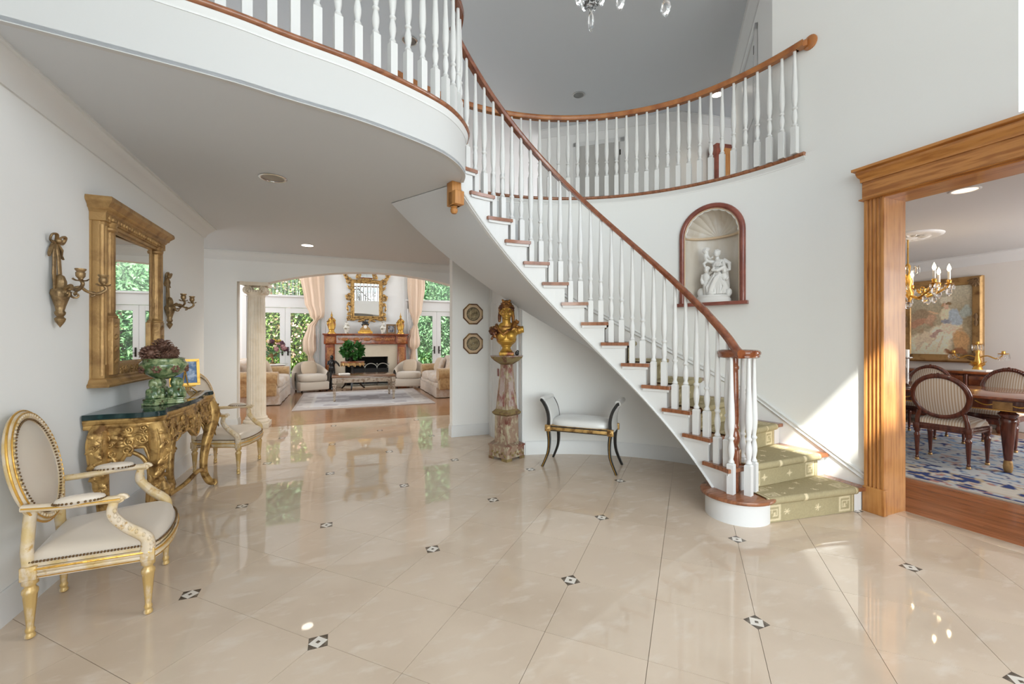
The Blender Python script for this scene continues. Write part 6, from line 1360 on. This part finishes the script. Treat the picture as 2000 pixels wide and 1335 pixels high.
obj('stick', MB().lathe([(.055, 0), (.055, .015), (.03, .03), (.022, .06), (.03, .09), (.026, .12), (.028, .3), (.03, .35), (.06, .36), (.06, .37), (.02, .37)], (0, 0, 0), 16), CRYSTAL, cs); obj('candle', MB().lathe([(.03, .37), (.03, .46), (0, .462)], (0, 0, 0), 16), CANDLE, cs)
# dining chandelier and ceiling medallion
md = thing('ceiling_medallion', 'white plaster rosette on the dining room ceiling above the chandelier', 'medallion', (6.78, 3.12, ZC-.001))
obj('disc', MB().lathe([(.34, 0), (.34, -.012), (.3, -.03), (.26, -.018), (.22, -.03), (.1, -.025), (.08, -.045), (0, -.05)], (0, 0, 0), 48, fl=(24, .03, 1, 4)), TRIM, md)
g = MB()
for k in range(16): a = 2*PI*k/16; g.leaf((.1*math.cos(a), .1*math.sin(a), -.026), (math.cos(a), math.sin(a), 0), (0, 0, -1), .12, .022, 0, .1)
obj('petals', g, TRIM, md)
dc = thing('chandelier', 'gilt chandelier with candle bulbs and crystals over the dining table', 'chandelier', (6.78, 3.12, 0))
obj('stem', MB().lathe([(.02, 1.84), (.04, 1.87), (.06, 1.95), (.03, 2.03), (.05, 2.1), (.02, 2.2), (.03, 2.3), (.008, 2.34), (.008, 2.64)], (0, 0, 0), 14), GOLD_L, dc)
for k in range(8):
    a = 2*PI*k/8+.32; d = Vector((math.cos(a), math.sin(a), 0)); R_ = .37; zz = 2.02
    ar = obj('arm', MB().tube(cr([(0, 0, 1.95), tuple(d*.12+Vector((0, 0, 1.88))), tuple(d*.26+Vector((0, 0, 1.93))), tuple(d*R_+Vector((0, 0, zz)))], 6), .012, 8).spiral(d*.2+Vector((0, 0, 1.98)), .06, 1.3, .01, 3, tuple(d), (0, 0, 1), 16).lathe([(.01, zz), (.045, zz+.02), (.02, zz+.03), (.024, zz+.06), (.016, zz+.07)], d*R_, 12), GOLD_L, dc)
    obj('candle', MB().lathe([(.014, zz+.06), (.014, zz+.17)], d*R_, 10), CANDLE, ar)
    obj('bulb', MB().lathe([(.008, zz+.17), (.019, zz+.2), (.015, zz+.225), (.0, zz+.265)], d*R_, 10), BULB, ar)
    cry = MB()
    for j in range(5): q = 2*PI*j/5; drop(cry, d*R_+Vector((.04*math.cos(q), .04*math.sin(q), zz+.012)), .014, .075)
    drop(cry, d*(R_-.0)+Vector((0, 0, zz-.02)), .03, .12); drop(cry, d*.24+Vector((0, 0, 1.9)), .028, .1); drop(cry, d*.1+Vector((0, 0, 2.3)), .016, .12); obj('crystal_drops', cry, CRYSTAL, ar)['kind'] = 'stuff'
cry = MB(); drop(cry, (0, 0, 1.85), .04, .1); obj('bottom_drop', cry, CRYSTAL, dc)
# foyer chandelier (only its lowest crystals hang into view)
fx = (1.37, 2.13); fc = thing('chandelier', 'crystal foyer chandelier whose lowest drops hang at the top of the photo', 'chandelier', (fx[0], fx[1], 0))
obj('stem', MB().lathe([(.015, 3.3), (.045, 3.33), (.06, 3.42), (.03, 3.5), (.05, 3.65), (.02, 3.9), (.015, 4.4), (.01, 5.47)], (0, 0, 0), 16), CRYSTAL, fc)
def one_drop(par, p, r, h):
    b = MB(); drop(b, (0, 0, 0), r, h); return obj('crystal_drop', b, CRYSTAL, par, p)
one_drop(fc, (0, 0, 3.29), .02, .13)
for k in range(8):
    q = 2*PI*k/8; one_drop(fc, (.075*math.cos(q), .075*math.sin(q), 3.42), .022, .085); one_drop(fc, (.035*math.cos(q+.4), .035*math.sin(q+.4), 3.37), .017, .06)
for k in range(8):
    a = -YAW+2*PI*k/8; d = Vector((math.cos(a), math.sin(a), 0)); R_ = .44; zz = 3.92
    ar = obj('arm', MB().tube(cr([(0, 0, 3.62), tuple(d*.18+Vector((0, 0, 3.74))), tuple(d*.34+Vector((0, 0, 3.82))), tuple(d*R_+Vector((0, 0, zz)))], 6), .012, 8), CRYSTAL, fc)
    obj('drip_pan', MB().lathe([(.01, zz), (.05, zz+.015), (.055, zz+.025), (.02, zz+.025), (.02, zz+.07)], d*R_, 14), CRYSTAL, ar); obj('candle', MB().lathe([(.013, zz+.05), (.013, zz+.17)], d*R_, 10), CANDLE, ar); obj('bulb', MB().lathe([(.008, zz+.17), (.018, zz+.2), (.0, zz+.26)], d*R_, 10), CANDLE, ar)
    if k in (0, 1):
        e = d*(R_ if k == 0 else .33); b0 = 3.36 if k == 0 else 3.58; n_b = 12; m_ = MB()
        for j in range(n_b): m_.ell(e+Vector((0, 0, b0+.01+(zz-.08-b0)*j/n_b)), .008, 6, 4)
        obj('bead_chain', m_, CRYSTAL, ar)['kind'] = 'stuff'; one_drop(ar, tuple(e+Vector((0, 0, b0))), .031, .11)
# ---------------------------------------------------------------- recessed lights
def can(label, loc, lit, r=.075, e=0):
    t = thing('recessed_light', label, 'ceiling light', loc, 0, 'recessed ceiling lights')
    obj('trim_ring', MB().lathe([(r+.018, 0), (r+.02, -.004), (r+.012, -.008), (r, -.006), (r, .0)], (0, 0, 0), 32, cap=False), TRIM if lit else CHROME, t)
    obj('reflector', MB().lathe([(r, -.003), (r*.75, -.001), (r*.4, -.002), (0.001, -.0015)], (0, 0, 0), 24, fl=(12, .05, 1, 2), cap=False), (LAMPDIM if lit == 2 else LAMPLIT) if lit else DULL, t)
    if lit and e:
        l = bpy.data.lights.new('downlight', 'SPOT'); l.energy = e; l.spot_size = math.radians(110); l.spot_blend = .8; l.shadow_soft_size = .06; l.color = (1, .88, .7); o = bpy.data.objects.new('downlight', l); COL.objects.link(o); o.parent = t; o.location = (0, 0, -.05)
can('unlit chrome recessed light in the ceiling under the balcony', (-.51, 3.98, ZC), 0, .085)
can('lit recessed light in the ceiling before the arch', (-.42, 6.62, ZC), 1, .075, 70)
can('lit recessed light in the dining room ceiling near the doorway', (5.17, 1.97, ZC), 2, .085, 25)
can('unlit recessed light in the upper ceiling above the curved railing', (3.74, 6.19, ZT), 0, .085)
can('lit recessed light in the upper ceiling seen just below the oak rail', (5.9, 5.3, ZT), 1, .08, 15)
can('unlit recessed light in the upper ceiling seen between the balcony balusters', (.9, 5.95, ZT), 0, .085)
# armoire in the upper hall
up = thing('armoire', 'golden oak armoire with panelled door standing in the upper hall', 'armoire', (6.62, 5.62, ZU), math.radians(-9))
obj('body', MB().bx(-.34, .34, -.02, .2, 0, 1.86, 0, .006), NTRIM, up); d = obj('door', MB().bx(-.27, .27, -.035, -.02, .08, 1.78, 0, .004), OAK, up)
for z in (.2, 1.02): obj('door_panel', MB().bx(-.19, .19, -.045, -.03, z, z+.66, 0, .006), OAK, d)
